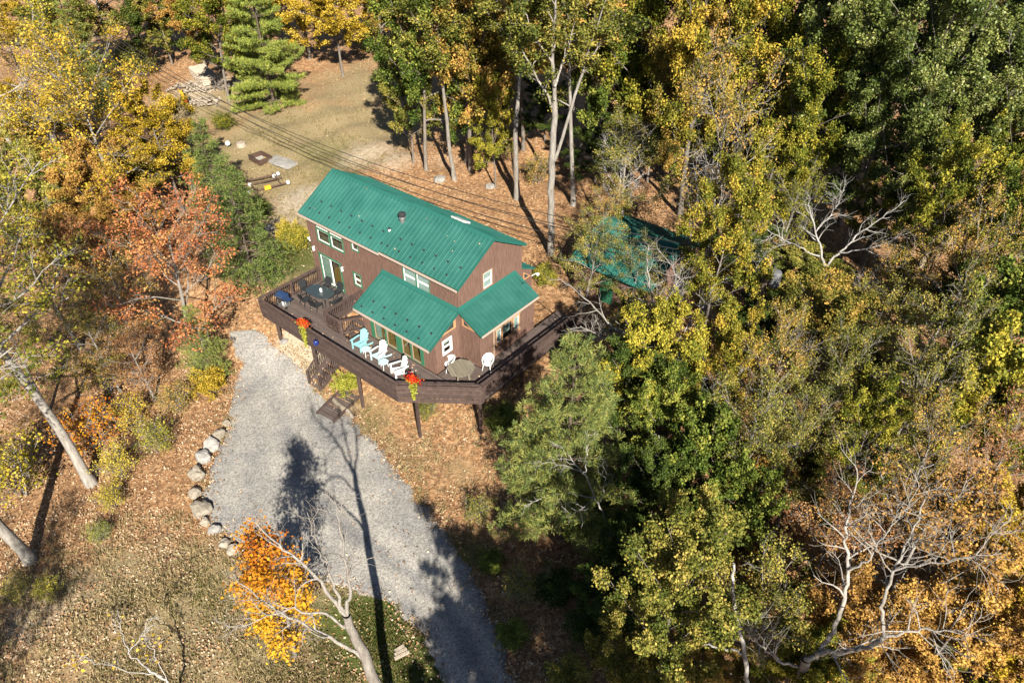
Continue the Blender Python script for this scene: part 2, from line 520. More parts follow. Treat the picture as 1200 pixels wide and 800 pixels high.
# the gravel drive: left edge and right edge followed from the turning place down past the frame
DL = [(262, 386), (268, 402), (276, 425), (272, 450), (267, 480), (262, 505), (246, 540), (236, 575), (238, 605), (258, 632), (300, 655), (350, 676), (400, 690), (440, 702), (470, 724), (492, 748), (505, 775), (514, 802), (522, 860), (530, 960)]
DR = [(296, 384), (318, 398), (338, 412), (352, 424), (362, 438), (375, 455), (398, 476), (425, 500), (450, 527), (470, 552), (488, 576), (505, 596), (525, 620), (545, 646), (562, 674), (576, 704), (588, 740), (598, 772), (618, 860), (640, 960)]


def resample(pp, n):
    P = np.array([hit(*p)[0][:2] for p in pp])
    s = np.concatenate([[0], np.cumsum(np.linalg.norm(np.diff(P, axis=0), axis=1))])
    t = np.linspace(0, s[-1], n)
    return np.stack([np.interp(t, s, P[:, 0]), np.interp(t, s, P[:, 1])], 1)


nl, nw = 220, 44
A_, B_ = resample(DL, nl), resample(DR, nl)
for k in range(3):                                             # smooth the two edges
    for E_ in (A_, B_):
        E_[1:-1] = (E_[:-2] + E_[1:-1] * 2 + E_[2:]) / 4
wob = lambda q, s: np.array([mnoise.noise(Vector((p[0] * 1.1, p[1] * 1.1, s))) * .34 + mnoise.noise(Vector((p[0] * 3.7, p[1] * 3.7, s))) * .24 for p in q])
dirn = (B_ - A_) / np.linalg.norm(B_ - A_, axis=1)[:, None]
A_ = A_ + dirn * wob(A_, 3.)[:, None]
B_ = B_ + dirn * wob(B_, 9.)[:, None]
tt = np.linspace(0, 1, nw)
DV = A_[:, None, :] * (1 - tt)[None, :, None] + B_[:, None, :] * tt[None, :, None]
edge = np.minimum(tt, 1 - tt)[None, :] * np.linalg.norm(B_ - A_, axis=1)[:, None]
edge = np.minimum(edge, (np.arange(nl) * .12)[:, None])
dz = ground(DV[..., 0], DV[..., 1]) + 0.115 * sstep(edge / .45) - .045
di = np.arange(nl * nw).reshape(nl, nw)
dq = np.stack([di[:-1, :-1].ravel(), di[1:, :-1].ravel(), di[1:, 1:].ravel(), di[:-1, 1:].ravel()], 1)


def gravel_mat():
    m = bpy.data.materials.new('grey_gravel'); m.use_nodes = True
    nt = m.node_tree; L = nt.links
    b = nt.nodes['Principled BSDF']; b.inputs['Roughness'].default_value = .95; b.inputs['Specular IOR Level'].default_value = .15
    tc = nt.nodes.new('ShaderNodeTexCoord')
    vo = nt.nodes.new('ShaderNodeTexVoronoi'); vo.inputs['Scale'].default_value = 17; L.new(tc.outputs['Object'], vo.inputs['Vector'])
    sp = nt.nodes.new('ShaderNodeSeparateColor'); L.new(vo.outputs['Color'], sp.inputs[0])
    r = nt.nodes.new('ShaderNodeValToRGB'); el = r.color_ramp.elements
    el[0].color = (.170, .164, .156, 1); el[1].color = (.350, .338, .322, 1); L.new(sp.outputs[0], r.inputs[0])
    n = nt.nodes.new('ShaderNodeTexNoise'); n.inputs['Scale'].default_value = .42; n.inputs['Detail'].default_value = 10; n.inputs['Roughness'].default_value = .74
    L.new(tc.outputs['Object'], n.inputs['Vector'])
    r2 = nt.nodes.new('ShaderNodeValToRGB'); e2 = r2.color_ramp.elements
    e2[0].position = .35; e2[1].position = .66; e2[0].color = (.70, .70, .72, 1); e2[1].color = (1.22, 1.17, 1.09, 1)
    ac = nt.nodes.new('ShaderNodeAttribute'); ac.attribute_name = 'track'
    tk = nt.nodes.new('ShaderNodeMath'); tk.operation = 'MULTIPLY_ADD'; tk.inputs[1].default_value = .16
    L.new(ac.outputs['Fac'], tk.inputs[0]); L.new(n.outputs['Fac'], tk.inputs[2]); L.new(tk.outputs[0], r2.inputs[0])
    mu = nt.nodes.new('ShaderNodeMix'); mu.data_type = 'RGBA'; mu.blend_type = 'MULTIPLY'; mu.inputs[0].default_value = 1
    L.new(r.outputs[0], mu.inputs[6]); L.new(r2.outputs[0], mu.inputs[7])
    at = nt.nodes.new('ShaderNodeAttribute'); at.attribute_name = 'edge'
    n3 = nt.nodes.new('ShaderNodeTexNoise'); n3.inputs['Scale'].default_value = 2.6; n3.inputs['Detail'].default_value = 8; n3.inputs['Roughness'].default_value = .75
    L.new(tc.outputs['Object'], n3.inputs['Vector'])
    ms = nt.nodes.new('ShaderNodeMath'); ms.operation = 'MULTIPLY_ADD'; ms.inputs[1].default_value = 4.0; L.new(n3.outputs['Fac'], ms.inputs[0])
    m2 = nt.nodes.new('ShaderNodeMath'); m2.operation = 'MULTIPLY_ADD'; m2.inputs[1].default_value = -2.2; m2.inputs[2].default_value = -1.2; L.new(at.outputs['Fac'], m2.inputs[0])
    L.new(m2.outputs[0], ms.inputs[2]); ms.use_clamp = True
    dirt = nt.nodes.new('ShaderNodeValToRGB'); d_ = dirt.color_ramp.elements
    d_[0].color = (.12, .085, .055, 1); d_[1].color = (.32, .25, .17, 1); L.new(sp.outputs[1], dirt.inputs[0])
    mx = nt.nodes.new('ShaderNodeMix'); mx.data_type = 'RGBA'; L.new(ms.outputs[0], mx.inputs[0]); L.new(mu.outputs[2], mx.inputs[6]); L.new(dirt.outputs[0], mx.inputs[7])
    L.new(mx.outputs[2], b.inputs['Base Color'])
    bp = nt.nodes.new('ShaderNodeBump'); bp.inputs['Strength'].default_value = .22; bp.inputs['Distance'].default_value = .03
    L.new(vo.outputs['Distance'], bp.inputs['Height']); L.new(bp.outputs[0], b.inputs['Normal'])
    return m


dme = arr_mesh('driveway', np.concatenate([DV.reshape(-1, 2), dz.reshape(-1, 1)], 1), dq[:, ::-1], gravel_mat(), smooth=True)
a = dme.attributes.new('edge', 'FLOAT', 'POINT'); a.data.foreach_set('value', edge.ravel().astype(np.float32))
wd_ = np.linalg.norm(B_ - A_, axis=1)[:, None] * np.ones((1, nw)); cx_ = (tt[None, :] - .52) * wd_
trk = np.exp(-((np.abs(cx_) - .85) / .38) ** 2) - .8 * np.exp(-(cx_ / .4) ** 2)
trk = trk * np.clip((np.arange(nl) / nl - .12) * 4, 0, 1)[:, None]
a = dme.attributes.new('track', 'FLOAT', 'POINT'); a.data.foreach_set('value', trk.ravel().astype(np.float32))
put('driveway', dme, kind='structure')


def on_drive(x, y, margin=0.0):
    d = ((DV[::2, ::2, 0].ravel()[None] - np.atleast_1d(x)[:, None]) ** 2 + (DV[::2, ::2, 1].ravel()[None] - np.atleast_1d(y)[:, None]) ** 2).min(1)
    return d < (0.28 + margin) ** 2


# ---------------------------------------------------------------- the house
L_, W_, D_, E1 = 12.75, 5.4, 1.92, 1.45
house = thing('house', 'brown two-storey house with green ribbed metal roofs beside the gravel drive', 'house', tuple(HO), YAW)


def siding(name, o, h, n, x0, x1, z0, top, openings, bw=.2):
    """upright boards over a backing; o origin, h along, n outward; top(x) height; openings (x0,x1,z0,z1)"""
    o = Vector(o); h = Vector(h); n = Vector(n); up = Vector((0, 0, 1))
    mb = MB(); rnd = random.Random(11)
    cuts = {x0, x1}
    x = x0
    while x < x1:
        cuts.add(round(x, 4)); x += bw
    real = set(cuts)
    for a, b, c, d in openings:
        cuts.add(a); cuts.add(b)
    cs = sorted(c for c in cuts if x0 - 1e-6 <= c <= x1 + 1e-6)
    for a, b in zip(cs[:-1], cs[1:]):
        if b - a < .004: continue
        mid = (a + b) / 2
        spans = [(z0, None)]
        for p, q, c, d in sorted(openings, key=lambda r: r[2]):
            if p < mid < q:
                s0, s1 = spans.pop()
                spans.append((s0, c)); spans.append((d, s1))
        off = rnd.uniform(0, .006)
        for s0, s1 in spans:
            ta = top(a) if s1 is None else s1
            tb = top(b) if s1 is None else s1
            if max(ta, tb) - s0 < .02: continue
            for (g, dep0, dep1) in ((0, -.06, 0.0), (.007, 0.0, .022 + off)):
                aa = a + (g if a in real else 0); bb = b - (g if b in real else 0)
                if bb - aa < .004: continue
                ql = [o + h * aa + n * dep0 + up * s0, o + h * bb + n * dep0 + up * s0, o + h * bb + n * dep0 + up * tb, o + h * aa + n * dep0 + up * ta]
                mb.prism([tuple(q) for q in ql], tuple(n * (dep1 - dep0)))
    return mb.build(name, M['siding'], house, kind='stuff')


def window(o, h, n, x0, x1, z0, z1, frame='green_trim', trim=.09, sash='white_trim', cols=1, rows=1, blind=None, blind_to=1.0, sill=False, name='window', slats=0):
    o = Vector(o); h = Vector(h); n = Vector(n); up = Vector((0, 0, 1))
    P = lambda x, z, d: tuple(o + h * x + up * z + n * d)

    def bar(mb, xa, xb, za, zb, d0, d1):
        mb.prism([P(xa, za, d0), P(xb, za, d0), P(xb, zb, d0), P(xa, zb, d0)], tuple(n * (d1 - d0)))
    w = MB()
    t = trim
    bar(w, x0 - t, x1 + t, z1 + .001, z1 + t, -.02, .048); bar(w, x0 - t, x1 + t, z0 - t, z0 - .001, -.02, .048)
    bar(w, x0 - t, x0, z0, z1, -.02, .046); bar(w, x1, x1 + t, z0, z1, -.02, .046)
    root = w.build(name, M[frame], house)
    s = MB(); sw = .055
    cw = (x1 - x0) / cols; rh = (z1 - z0) / rows
    for i in range(cols):
        for j in range(rows):
            a, b = x0 + i * cw + .003, x0 + (i + 1) * cw - .003
            c, d = z0 + j * rh + .003, z0 + (j + 1) * rh - .003
            bar(s, a, b, d - sw, d, -.03, .012); bar(s, a, b, c, c + sw, -.03, .012)
            bar(s, a, a + sw, c + sw, d - sw, -.03, .011); bar(s, b - sw, b, c + sw, d - sw, -.03, .011)
            p = MB(); bar(p, a + sw - .004, b - sw + .004, c + sw - .004, d - sw + .004, -.018, -.012)
            p.build('pane', M['glass'], root)
    s.build('sash', M[sash], root)
    if blind:
        q = MB()
        if slats:
            k = int((z1 - z0) * blind_to / .05)
            for j in range(k):
                bar(q, x0 + .02, x1 - .02, z1 - .05 * (j + 1), z1 - .05 * (j + 1) + .044, -.085, -.08)
        else:
            k = 14
            for j in range(k):
                xa = x0 + (x1 - x0) * blind_to * j / k; xb = x0 + (x1 - x0) * blind_to * (j + 1) / k
                dd = -.12 + (.03 if j % 2 else 0)
                bar(q, xa, xb, z0 + .03, z1 - .02, dd, dd + .01)
        q.build('blind' if slats else 'curtain', M[blind], root)
    if sill:
        q = MB(); bar(q, x0 - t - .02, x1 + t + .02, z0 - t - .05, z0 - t - .004, -.02, .09); q.build('sill', M[frame], root)
    return root


V3 = lambda *a: tuple(a)
FRONT = (V3(0, 0, 0), V3(1, 0, 0), V3(0, -1, 0))
ZR, ZE, OV, OG, VR = 6.55, 4.80, .30, .28, W_ / 2
SL = (ZR - ZE) / (VR + OV)
wall_top = ZE + SL * OV - .14
gable = lambda v: ZE + SL * (OV + min(v, W_ - v)) - .14
front_open = [(.78, 2.68, .06, 2.12), (.95, 2.05, 3.2, 3.98), (.95, 2.05, 4.10, 4.42), (2.22, 3.32, 3.2, 3.98), (2.22, 3.32, 4.10, 4.42),
              (4.22, 4.76, 3.82, 4.30), (3.99, 4.58, 1.22, 2.04), (8.6, 9.56, 3.36, 4.42), (9.66, 10.62, 3.36, 4.42)]
siding('wall', *FRONT, 0, L_, 0, lambda x: wall_top, front_open)
siding('wall', (L_, 0, 0), (0, 1, 0), (1, 0, 0), 0, W_, 0, gable, [(2.05, 2.75, 3.60, 4.58), (-9, -8, 0, 1)])
siding('wall', (L_, W_, 0), (-1, 0, 0), (0, 1, 0), 0, L_, 0, lambda x: wall_top, [])
siding('wall', (0, W_, 0), (0, -1, 0), (-1, 0, 0), 0, W_, 0, gable, [])
# foundation, floors and rooms seen through the glass
MB().box((.06, .06, -3.6), (L_ - .06, W_ - .06, -.06)).build('foundation', M['concrete'], house)
MB().box((.08, .08, -.05), (L_ - .08, W_ - .08, .02)).build('floor', M['floor_in'], house)
MB().box((.08, .08, 2.55), (L_ - .08, W_ - .08, 2.75)).build('upper_floor', M['dark_in'], house)
MB().box((.1, 3.4, .03), (L_ - .1, 3.5, 2.5)).box((5.0, .1, .03), (5.1, 3.4, 2.5)).build('partition', M['dark_in'], house)
MB().box((.1, 2.6, 2.8), (L_ - .1, 2.7, 5.6)).box((4.0, .1, 2.8), (4.1, 2.6, 4.7)).build('partition', M['dark_in'], house)

window(*FRONT, .78, 2.68, .06, 2.12, cols=2, blind='curtain', blind_to=.42, name='sliding_door', trim=.12)
for a, b in ((.95, 2.05), (2.22, 3.32)):
    window(*FRONT, a, b, 3.2, 3.98, trim=.085)
    window(*FRONT, a, b, 4.10, 4.42, trim=.035)
window(*FRONT, 4.22, 4.76, 3.82, 4.30, trim=.07)
window(*FRONT, 3.99, 4.58, 1.22, 2.04, rows=2, trim=.09)
for a in (8.6, 9.66):
    window(*FRONT, a, a + .96, 3.36, 4.42, rows=2, blind='blind', slats=1, trim=.05)
window((L_, 0, 0), (0, 1, 0), (1, 0, 0), 2.05, 2.75, 3.60, 4.58, frame='taupe', rows=2, blind='blind', slats=1, trim=.05)

# main roof: two runs, the right one a hand higher
def slope(name, p0, p1, p2, p3, th=.09, rib=.305, matn='roof'):
    """p0-p1 along the ridge, p3-p2 along the eave; ribs run down from ridge to eave"""
    p0, p1, p2, p3 = map(Vector, (p0, p1, p2, p3))
    n = (p1 - p0).cross(p3 - p0).normalized()
    if n.z < 0: n = -n
    o = MB().prism([tuple(p0 - n * th), tuple(p1 - n * th), tuple(p2 - n * th), tuple(p3 - n * th)], tuple(n * th)).build(name, M[matn], house)
    ln = (p1 - p0).length
    k = int(ln / rib)
    mb = MB()
    for i in range(k + 1):
        t = min(max((i + .5 * (ln / rib - k)) * rib / ln, .006), .994)
        a = p0.lerp(p1, t); b = p3.lerp(p2, t)
        al = (p1 - p0).normalized()
        h = .05
        mb.prism([tuple(a - al * .055 + n * .001), tuple(a + al * .055 + n * .001), tuple(a + al * .010 + n * h), tuple(a - al * .010 + n * h)], tuple(b - a))
        if i < k:
            for f in (.5,):
                q = al * (rib * f)
                mb.prism([tuple(a + q - al * .010 + n * .001), tuple(a + q + al * .010 + n * .001), tuple(a + q + n * .011)], tuple(b - a))
    mb.build('rib', M[matn], o, kind='stuff')
    return o, n


US = 7.0
LIFT = .09
specs = [(-OG, US, 0.0), (US, L_ + OG, LIFT)]
roof_front = []
for a, b, dzz in specs:
    rf, n1 = slope('roof', (a, VR, ZR + dzz), (b, VR, ZR + dzz), (b, -OV - (0 if dzz else .03), ZE + dzz - (0 if dzz else .02)), (a, -OV - (0 if dzz else .03), ZE + dzz - (0 if dzz else .02)))
    rb, n2 = slope('roof', (a, VR, ZR + dzz), (b, VR, ZR + dzz), (b, W_ + .08, ZE + dzz + SL * .22), (a, W_ + .08, ZE + dzz + SL * .22))
    roof_front.append((rf, n1))
    cap = MB()
    cap.prism([(a - .01, VR - .19, ZR + dzz - .19 * SL + .030), (a - .01, VR, ZR + dzz + .055), (a - .01, VR + .19, ZR + dzz - .19 * SL + .030), (a - .01, VR, ZR + dzz + .025)], (b - a + .02, 0, 0))
    cap.build('ridge_cap', M['roof_edge'], house)
    fa = MB(); fa.box((a + .01, -OV - .055 + (0 if dzz else -.03), ZE + dzz - .18), (b - .01, -OV - .008 + (0 if dzz else -.03), ZE + dzz - .05))
    fa.build('gutter_board', M['fascia'], house)
for s in (0, 1):
    x = (-OG - .03, L_ + OG + .001)[s]; dzz = (0, LIFT)[s]
    for va, za, vb, zb in ((VR, ZR, -OV, ZE), (VR, ZR, W_ + .08, ZE + SL * .22)):
        MB().prism([(x, va, za + dzz + .03), (x, vb, zb + dzz + .03), (x, vb, zb + dzz - .16), (x, va, za + dzz - .16)], (.03, 0, 0)).build('rake_trim', M['roof_edge'], house)
sf = MB(); sf.prism([(US - .012, VR, ZR + LIFT + .02), (US - .012, -OV, ZE + LIFT + .02), (US - .012, -OV, ZE - .03), (US - .012, VR, ZR - .03)], (.011, 0, 0)); sf.build('step_flashing', M['roof_edge'], house)
# snow guards in staggered rows
gme_ = MB().box((-.05, -.035, 0), (.05, .035, .09)).mesh('snow_guard', M['dark_steel'])


def guards(root, u0, u1, rows, base, sl, step=.92):
    for k, (v, dz_) in enumerate(rows):
        u = u0 + .35 + (step / 2 if k % 2 else 0)
        while u < u1 - .1:
            p = base(u, v)
            put('snow_guard', gme_, root, loc=p)
            u += step


on_main = lambda d: (lambda u, v: (u, v, ZE + d + SL * (v + OV) + .002))
guards(roof_front[0][0], 0, US, [(.15, 0), (.75, 0)], on_main(0), SL)
guards(roof_front[1][0], US, L_, [(.10, 0), (.70, 0)], on_main(LIFT), SL)
# flue, vent, skylight
fl = put('flue', MB().lathe([(.145, .15), (.145, .62)], k=18).mesh('flue', M['steel']), house, loc=(7.1, 1.6, 5.68))
fl['label'] = 'steel chimney flue with a round dark cap'
MB().lathe([(.26, 0), (.24, .10), (.17, .16), (.15, .2)], k=18).build('flashing', M['white_trim'], fl)
MB().lathe([(.20, .50), (.20, .56), (.15, .57)], k=18).build('collar', M['steel'], fl)
MB().lathe([(.13, .62), (.13, .70), (.22, .705), (.22, .84), (.12, .90), (.02, .92)], k=18).build('cap', M['dark_steel'], fl)
ve = put('vent_pipe', MB().lathe([(.15, -.12), (.13, .05), (.075, .10), (.075, .34)], k=12).mesh('vent_pipe', M['white_trim']), house, loc=(6.65, .95, 5.30))
MB().lathe([(.09, .34), (.09, .38), (.02, .40)], k=12).build('cap', M['dark_steel'], ve)
sk = MB(); zz = lambda v: ZE + LIFT + SL * (W_ + OV - v)
sk.prism([(9.35, 3.25, zz(3.25) + .03), (10.25, 3.25, zz(3.25) + .03), (10.25, 3.85, zz(3.85) + .03), (9.35, 3.85, zz(3.85) + .03)], (0, 0, .12)); sk.build('skylight', M['white_plastic'], house)

# sunroom under its own shed roof, and its twin at the back
SU0, SU1 = 6.9, L_
ZT, ZL = 3.34, 2.06
ss = (ZT - ZL) / (D_ + .55)
stop = lambda d: ZT - ss * d - .10
doors = [(7.78, 8.72), (8.82, 9.62), (10.08, 10.78), (10.88, 11.58)]
siding('wall', (0, -D_, 0), (1, 0, 0), (0, -1, 0), SU0, SU1 - .03, 0, lambda x: stop(D_), [(a, b, .12, 1.98) for a, b in doors])
siding('wall', (SU1 - .03, -D_, 0), (0, 1, 0), (1, 0, 0), .0, D_, 0, lambda v: stop(D_ - v), [(D_ - 1.31, D_ - .70, 1.02, 1.86)])
siding('wall', (SU0, 0, 0), (0, -1, 0), (-1, 0, 0), 0, D_, 0, stop, [])
for i, (a, b) in enumerate(doors):
    window((0, -D_, 0), (1, 0, 0), (0, -1, 0), a, b, .12, 1.98, trim=.045, sash='taupe', name='glazed_door', blind='curtain' if i == 0 else None, blind_to=.5)
for a, b in ((7.50, 7.73), (9.672, 10.03), (11.63, 11.82)):
    MB().box((a, -D_ - .05, .08), (b, -D_ - .024, 2.03)).build('door_trim', M['green_trim'], house)
window((SU1 - .03, -D_, 0), (0, 1, 0), (1, 0, 0), D_ - 1.31, D_ - .70, 1.02, 1.86, frame='white_trim', rows=2, blind='blind', slats=1, blind_to=.4, trim=.08)
MB().box((SU0 + .07, -D_ + .07, -.05), (SU1 - .1, -.07, .03)).build('floor', M['floor_in'], house)
rsun, _ = slope('roof', (SU0 - .12, -.03, ZT), (SU1 + .12, -.03, ZT), (SU1 + .12, -D_ - .55, ZL), (SU0 - .12, -D_ - .55, ZL))
MB().box((SU0 - .1, -D_ - .60, ZL - .16), (SU1 + .1, -D_ - .555, ZL - .02)).build('gutter_board', M['fascia'], house)
fl_ = MB(); fl_.prism([(SU0 - .13, -.025, ZT + .10), (SU0 - .13, -.22, ZT - .05), (SU0 - .13, -.22, ZT - .02), (SU0 - .13, -.03, ZT + .13)], (SU1 - SU0 + .26, 0, 0)); fl_.build('flashing', M['roof_edge'], house)
for x in (SU0 - .155, SU1 + .121):
    MB().prism([(x, -.03, ZT + .035), (x, -D_ - .56, ZL + .035), (x, -D_ - .56, ZL - .13), (x, -.03, ZT - .13)], (.03, 0, 0)).build('rake_trim', M['roof_edge'], house)
guards(rsun, SU0, SU1, [(-D_ - .30, 0), (-D_ + .22, 0)], lambda u, v: (u, v, ZT + ss * v + .01), ss)
DB = 1.0
slope('roof', (SU0 - .12, W_ + .03, ZT), (SU1 + .02, W_ + .03, ZT), (SU1 + .02, W_ + DB + .3, ZT - ss * (DB + .27)), (SU0 - .12, W_ + DB + .3, ZT - ss * (DB + .27)))
siding('wall', (SU1 - .03, W_, 0), (0, 1, 0), (1, 0, 0), 0, DB, 0, stop, [])
siding('wall', (SU1 - .03, W_ + DB, 0), (-1, 0, 0), (0, 1, 0), 0, SU1 - SU0 - .06, 0, lambda x: stop(DB), [])


def tri_window(pts, n):
    """a three-cornered light with a raw cedar frame"""
    n = Vector(n)
    P = [Vector(p) for p in pts]
    c = sum(P, Vector()) / 3
    root = MB()
    inner = [p.lerp(c, .36) for p in P]
    for i in range(3):
        j = (i + 1) % 3
        root.prism([tuple(P[i] + n * .02), tuple(P[j] + n * .02), tuple(inner[j] + n * .02), tuple(inner[i] + n * .02)], tuple(n * .05))
    o = root.build('window', M['cedar'], house)
    MB().prism([tuple(q + n * .026) for q in inner], tuple(n * .008)).build('pane', M['table_glass'], o)


xs = SU1 - .03
tri_window([(xs, -.30, 2.32), (xs, -.30, 2.98), (xs, -1.50, 2.32)], (1, 0, 0))
tri_window([(xs, W_ + .15, 2.36), (xs, W_ + .15, 2.95), (xs, W_ + .85, 2.36)], (1, 0, 0))

# side bay on the right gable
BV0, BV1 = 0.06, 4.78
ZB = 2.42
sb = (3.38 - ZB) / (E1 + .30)
btop = lambda d: 3.38 - sb * d - .10
siding('wall', (L_ + .03, BV0, 0), (1, 0, 0), (0, -1, 0), 0, E1 - .03, 0, lambda d: btop(d + .03), [])
siding('wall', (L_ + .03, BV1, 0), (1, 0, 0), (0, 1, 0), 0, E1 - .03, 0, lambda d: btop(d + .03), [])
bw_ = [(1.42, 1.82), (1.94, 2.72), (2.90, 3.38)]
siding('wall', (L_ + E1, 0, 0), (0, 1, 0), (1, 0, 0), BV0, BV1, 0, lambda v: btop(E1), [(a, b, .84, 1.78) for a, b in bw_])
for i, (a, b) in enumerate(bw_):
    window((L_ + E1, 0, 0), (0, 1, 0), (1, 0, 0), a, b, .84, 1.78, frame='cedar', sash='white_trim' if i != 1 else 'dark_steel', trim=.058, blind='blind', slats=1, blind_to=(.95, .75, .95)[i], sill=True)
MB().box((L_ + E1 + .024, 1.12, .03), (L_ + E1 + .07, 1.22, 1.95)).box((L_ + E1 + .024, 1.221, 1.86), (L_ + E1 + .066, 3.5, 1.95)).build('trim_board', M['taupe'], house)
MB().box((L_ + .1, BV0 + .1, -.05), (L_ + E1 - .1, BV1 - .1, .03)).build('floor', M['floor_in'], house)
tri_window([(L_ + .22, BV0, 2.36), (L_ + 1.15, BV0, 2.36), (L_ + .22, BV0, 2.98)], (0, -1, 0))
slope('roof', (L_ + .03, BV0 - .16, 3.38), (L_ + .03, BV1 + .02, 3.38), (L_ + E1 + .30, BV1 + .02, ZB), (L_ + E1 + .30, BV0 - .16, ZB))
MB().box((L_ + E1 + .305, BV0 - .15, ZB - .14), (L_ + E1 + .35, BV1 + .01, ZB - .02)).build('gutter_board', M['fascia'], house)
for y in (BV0 - .191, BV1 + .021):
    MB().prism([(L_ + .03, y, 3.415), (L_ + E1 + .31, y, ZB + .035), (L_ + E1 + .31, y, ZB - .13), (L_ + .03, y, 3.25)], (0, .03, 0)).build('rake_trim', M['roof_edge'], house)
MB().prism([(L_ + .025, BV0 - .15, 3.48), (L_ + .20, BV0 - .15, 3.33), (L_ + .20, BV0 - .15, 3.30), (L_ + .03, BV0 - .15, 3.36)], (0, BV1 - BV0 + .15, 0)).build('flashing', M['roof_edge'], house)
# lamps on the walls
for (u, v, z, r) in ((2.98, -.03, 1.9, .075), (.32, -.03, 2.35, .075), (6.35, -.03, 1.75, .06)):
    MB().tube([(u, v, z - .12), (u, v - .08, z - .10), (u, v - .09, z + .12), (u, v, z + .14)], [r * .6, r, r, r * .5], 8).build('wall_lamp', M['lamp_white'], house)
lf = MB(); lf.tube([(-.02, .2, 2.9), (-.18, .16, 2.88)], .03, 6); lf.tube([(-.15, .1, 2.9), (-.20, -.02, 2.82)], [.05, .09], 8); lf.tube([(-.15, .22, 2.75), (-.22, .12, 2.62)], [.05, .09], 8); lf.build('flood_lamp', M['lamp_white'], house)
lf = MB(); lf.tube([(L_ - .05, W_ + DB + .02, 2.2), (L_ + .10, W_ + DB + .25, 2.35), (L_ + .12, W_ + DB + .40, 2.25)], [.02, .02, .02], 6); lf.lathe([(.10, -.05), (.10, .05), (.03, .09)], (L_ + .12, W_ + DB + .42, 2.22), 10); lf.build('flood_lamp', M['lamp_white'], house)

# ---------------------------------------------------------------- the deck
deck = thing('deck', 'raised brown timber deck wrapping the front and right side of the house', 'deck', tuple(HO), YAW)
DF = -4.62                                    # front edge
OUT = [(.42, 0.0), (.42, DF), (12.45, DF), (15.98, -1.92), (16.10, 7.2)]     # outer edge, left rail to right wing


def gz(u, v):
    p = hw(u, v)
    return float(ground(p[0], p[1]))


def clip_u(v):
    """the run of a board along u at depth v"""
    a = .44
    b = 12.9 if v > -D_ - .02 else None
    if v <= -1.95:
        b = 12.45 + (v - DF) / (-1.92 - DF) * (15.98 - 12.45) - .03
    return a, b


bw = .145
v = DF + .03
rnd = random.Random(3)
HOLE = (4.62, 6.8, -2.95, -1.0)               # the stair well
while v < -.06:
    vm = v + bw / 2
    a, b = clip_u(vm)
    if vm > -D_ - .04:
        b = SU0 - .04
    runs = [(a, b)]
    if HOLE[2] < vm < HOLE[3]:
        runs = [(a, HOLE[0]), (HOLE[1], b)] if b > HOLE[1] + .05 else [(a, min(b, HOLE[0]))]
    for p, q in runs:
        x = p
        while x < q - .01:                    # butt joints where boards run out
            e = min(q, x + rnd.uniform(3.4, 5.2))
            if q - e < .8: e = q
            if e - x > .05:
                zt = rnd.uniform(-.004, .003)
                MB().box((x + .002, v, -.035 + zt), (e - .002, v + bw - .008, zt)).build('deck_board', M['deck'], deck)
            x = e
    v += bw
u = L_ + .06                                  # the right wing, boards running back
while u < 16.1:
    um = u + bw / 2
    lo = -1.93 if um < 15.95 else -1.7
    lo = max(lo, -1.93)
    hi = -.0 if um < L_ + E1 + .05 else 7.1
    segs = [(lo, hi)]
    for p, q in segs:
        x = p
        while x < q - .01:
            e = min(q, x + rnd.uniform(3.4, 5.2))
            if q - e < .8: e = q
            zt = rnd.uniform(-.004, .003)
            MB().box((u, x + .002, -.035 + zt), (u + bw - .008, e - .002, zt)).build('deck_board', M['deck'], deck)
            x = e
    u += bw


def rail_run(p, q, style, posts):
    """a railing from p to q: 'boards' lying flat or 'bars' upright; posts at the given fractions"""
    p = Vector((*p, 0)); q = Vector((*q, 0))
    d = (q - p); ln = d.length; d.normalize()
    out = Vector((d.y, -d.x, 0))
    MB().plank(p + Vector((0, 0, 1.02)), q + Vector((0, 0, 1.02)), .15, .04).build('rail_cap', M['rail'], deck)
    for t in posts:
        c = p.lerp(q, t)
        MB().plank(c + Vector((0, 0, -.28)), c + Vector((0, 0, .998)), .095, .095, tuple(d)).build('rail_post', M['rail'], deck)
    if style == 'boards':
        for k in range(6):
            z = .135 + k * .148
            MB().plank(p + out * .062 + Vector((0, 0, z)), q + out * .062 + Vector((0, 0, z)), .022, .128).build('rail_board', M['rail'], deck)
    else:
        for z in (.10, .93):
            MB().plank(p + Vector((0, 0, z)), q + Vector((0, 0, z)), .04, .07).build('rail_bar', M['rail'], deck)
        n = int(ln / .135)
        for i in range(1, n):
            c = p + d * (ln * i / n)
            b_ = put('baluster', BAL, deck, loc=tuple(c + Vector((0, 0, .10))), rot=(0, 0, math.atan2(d.y, d.x)))


BAL = MB().box((-.019, -.019, .036), (.019, .019, .795)).mesh('baluster', M['rail'])
rail_run(OUT[0], (OUT[1][0], OUT[1][1] + .06), 'bars', [.02, .5, .995])
rail_run(OUT[1], OUT[2], 'boards', [.17, .34, .5, .665, .83, 1.0])
rail_run(OUT[2], OUT[3], 'boards', [.5, 1.0])
rail_run(OUT[3], OUT[4], 'boards', [.12, .24, .36, .48, .6, .72, .84, 1.0])
rail_run((HOLE[0] - .05, -.05), (HOLE[0] - .05, HOLE[2] - .05), 'bars', [0.01, .5, 1])
rail_run((HOLE[0] + .02, HOLE[2] - .05), (HOLE[0] + 1.25, HOLE[2] - .05), 'bars', [1])
rail_run((HOLE[0] + 1.32, HOLE[2]), (HOLE[1] - .02, HOLE[3] - .55), 'bars', [.02, 1])
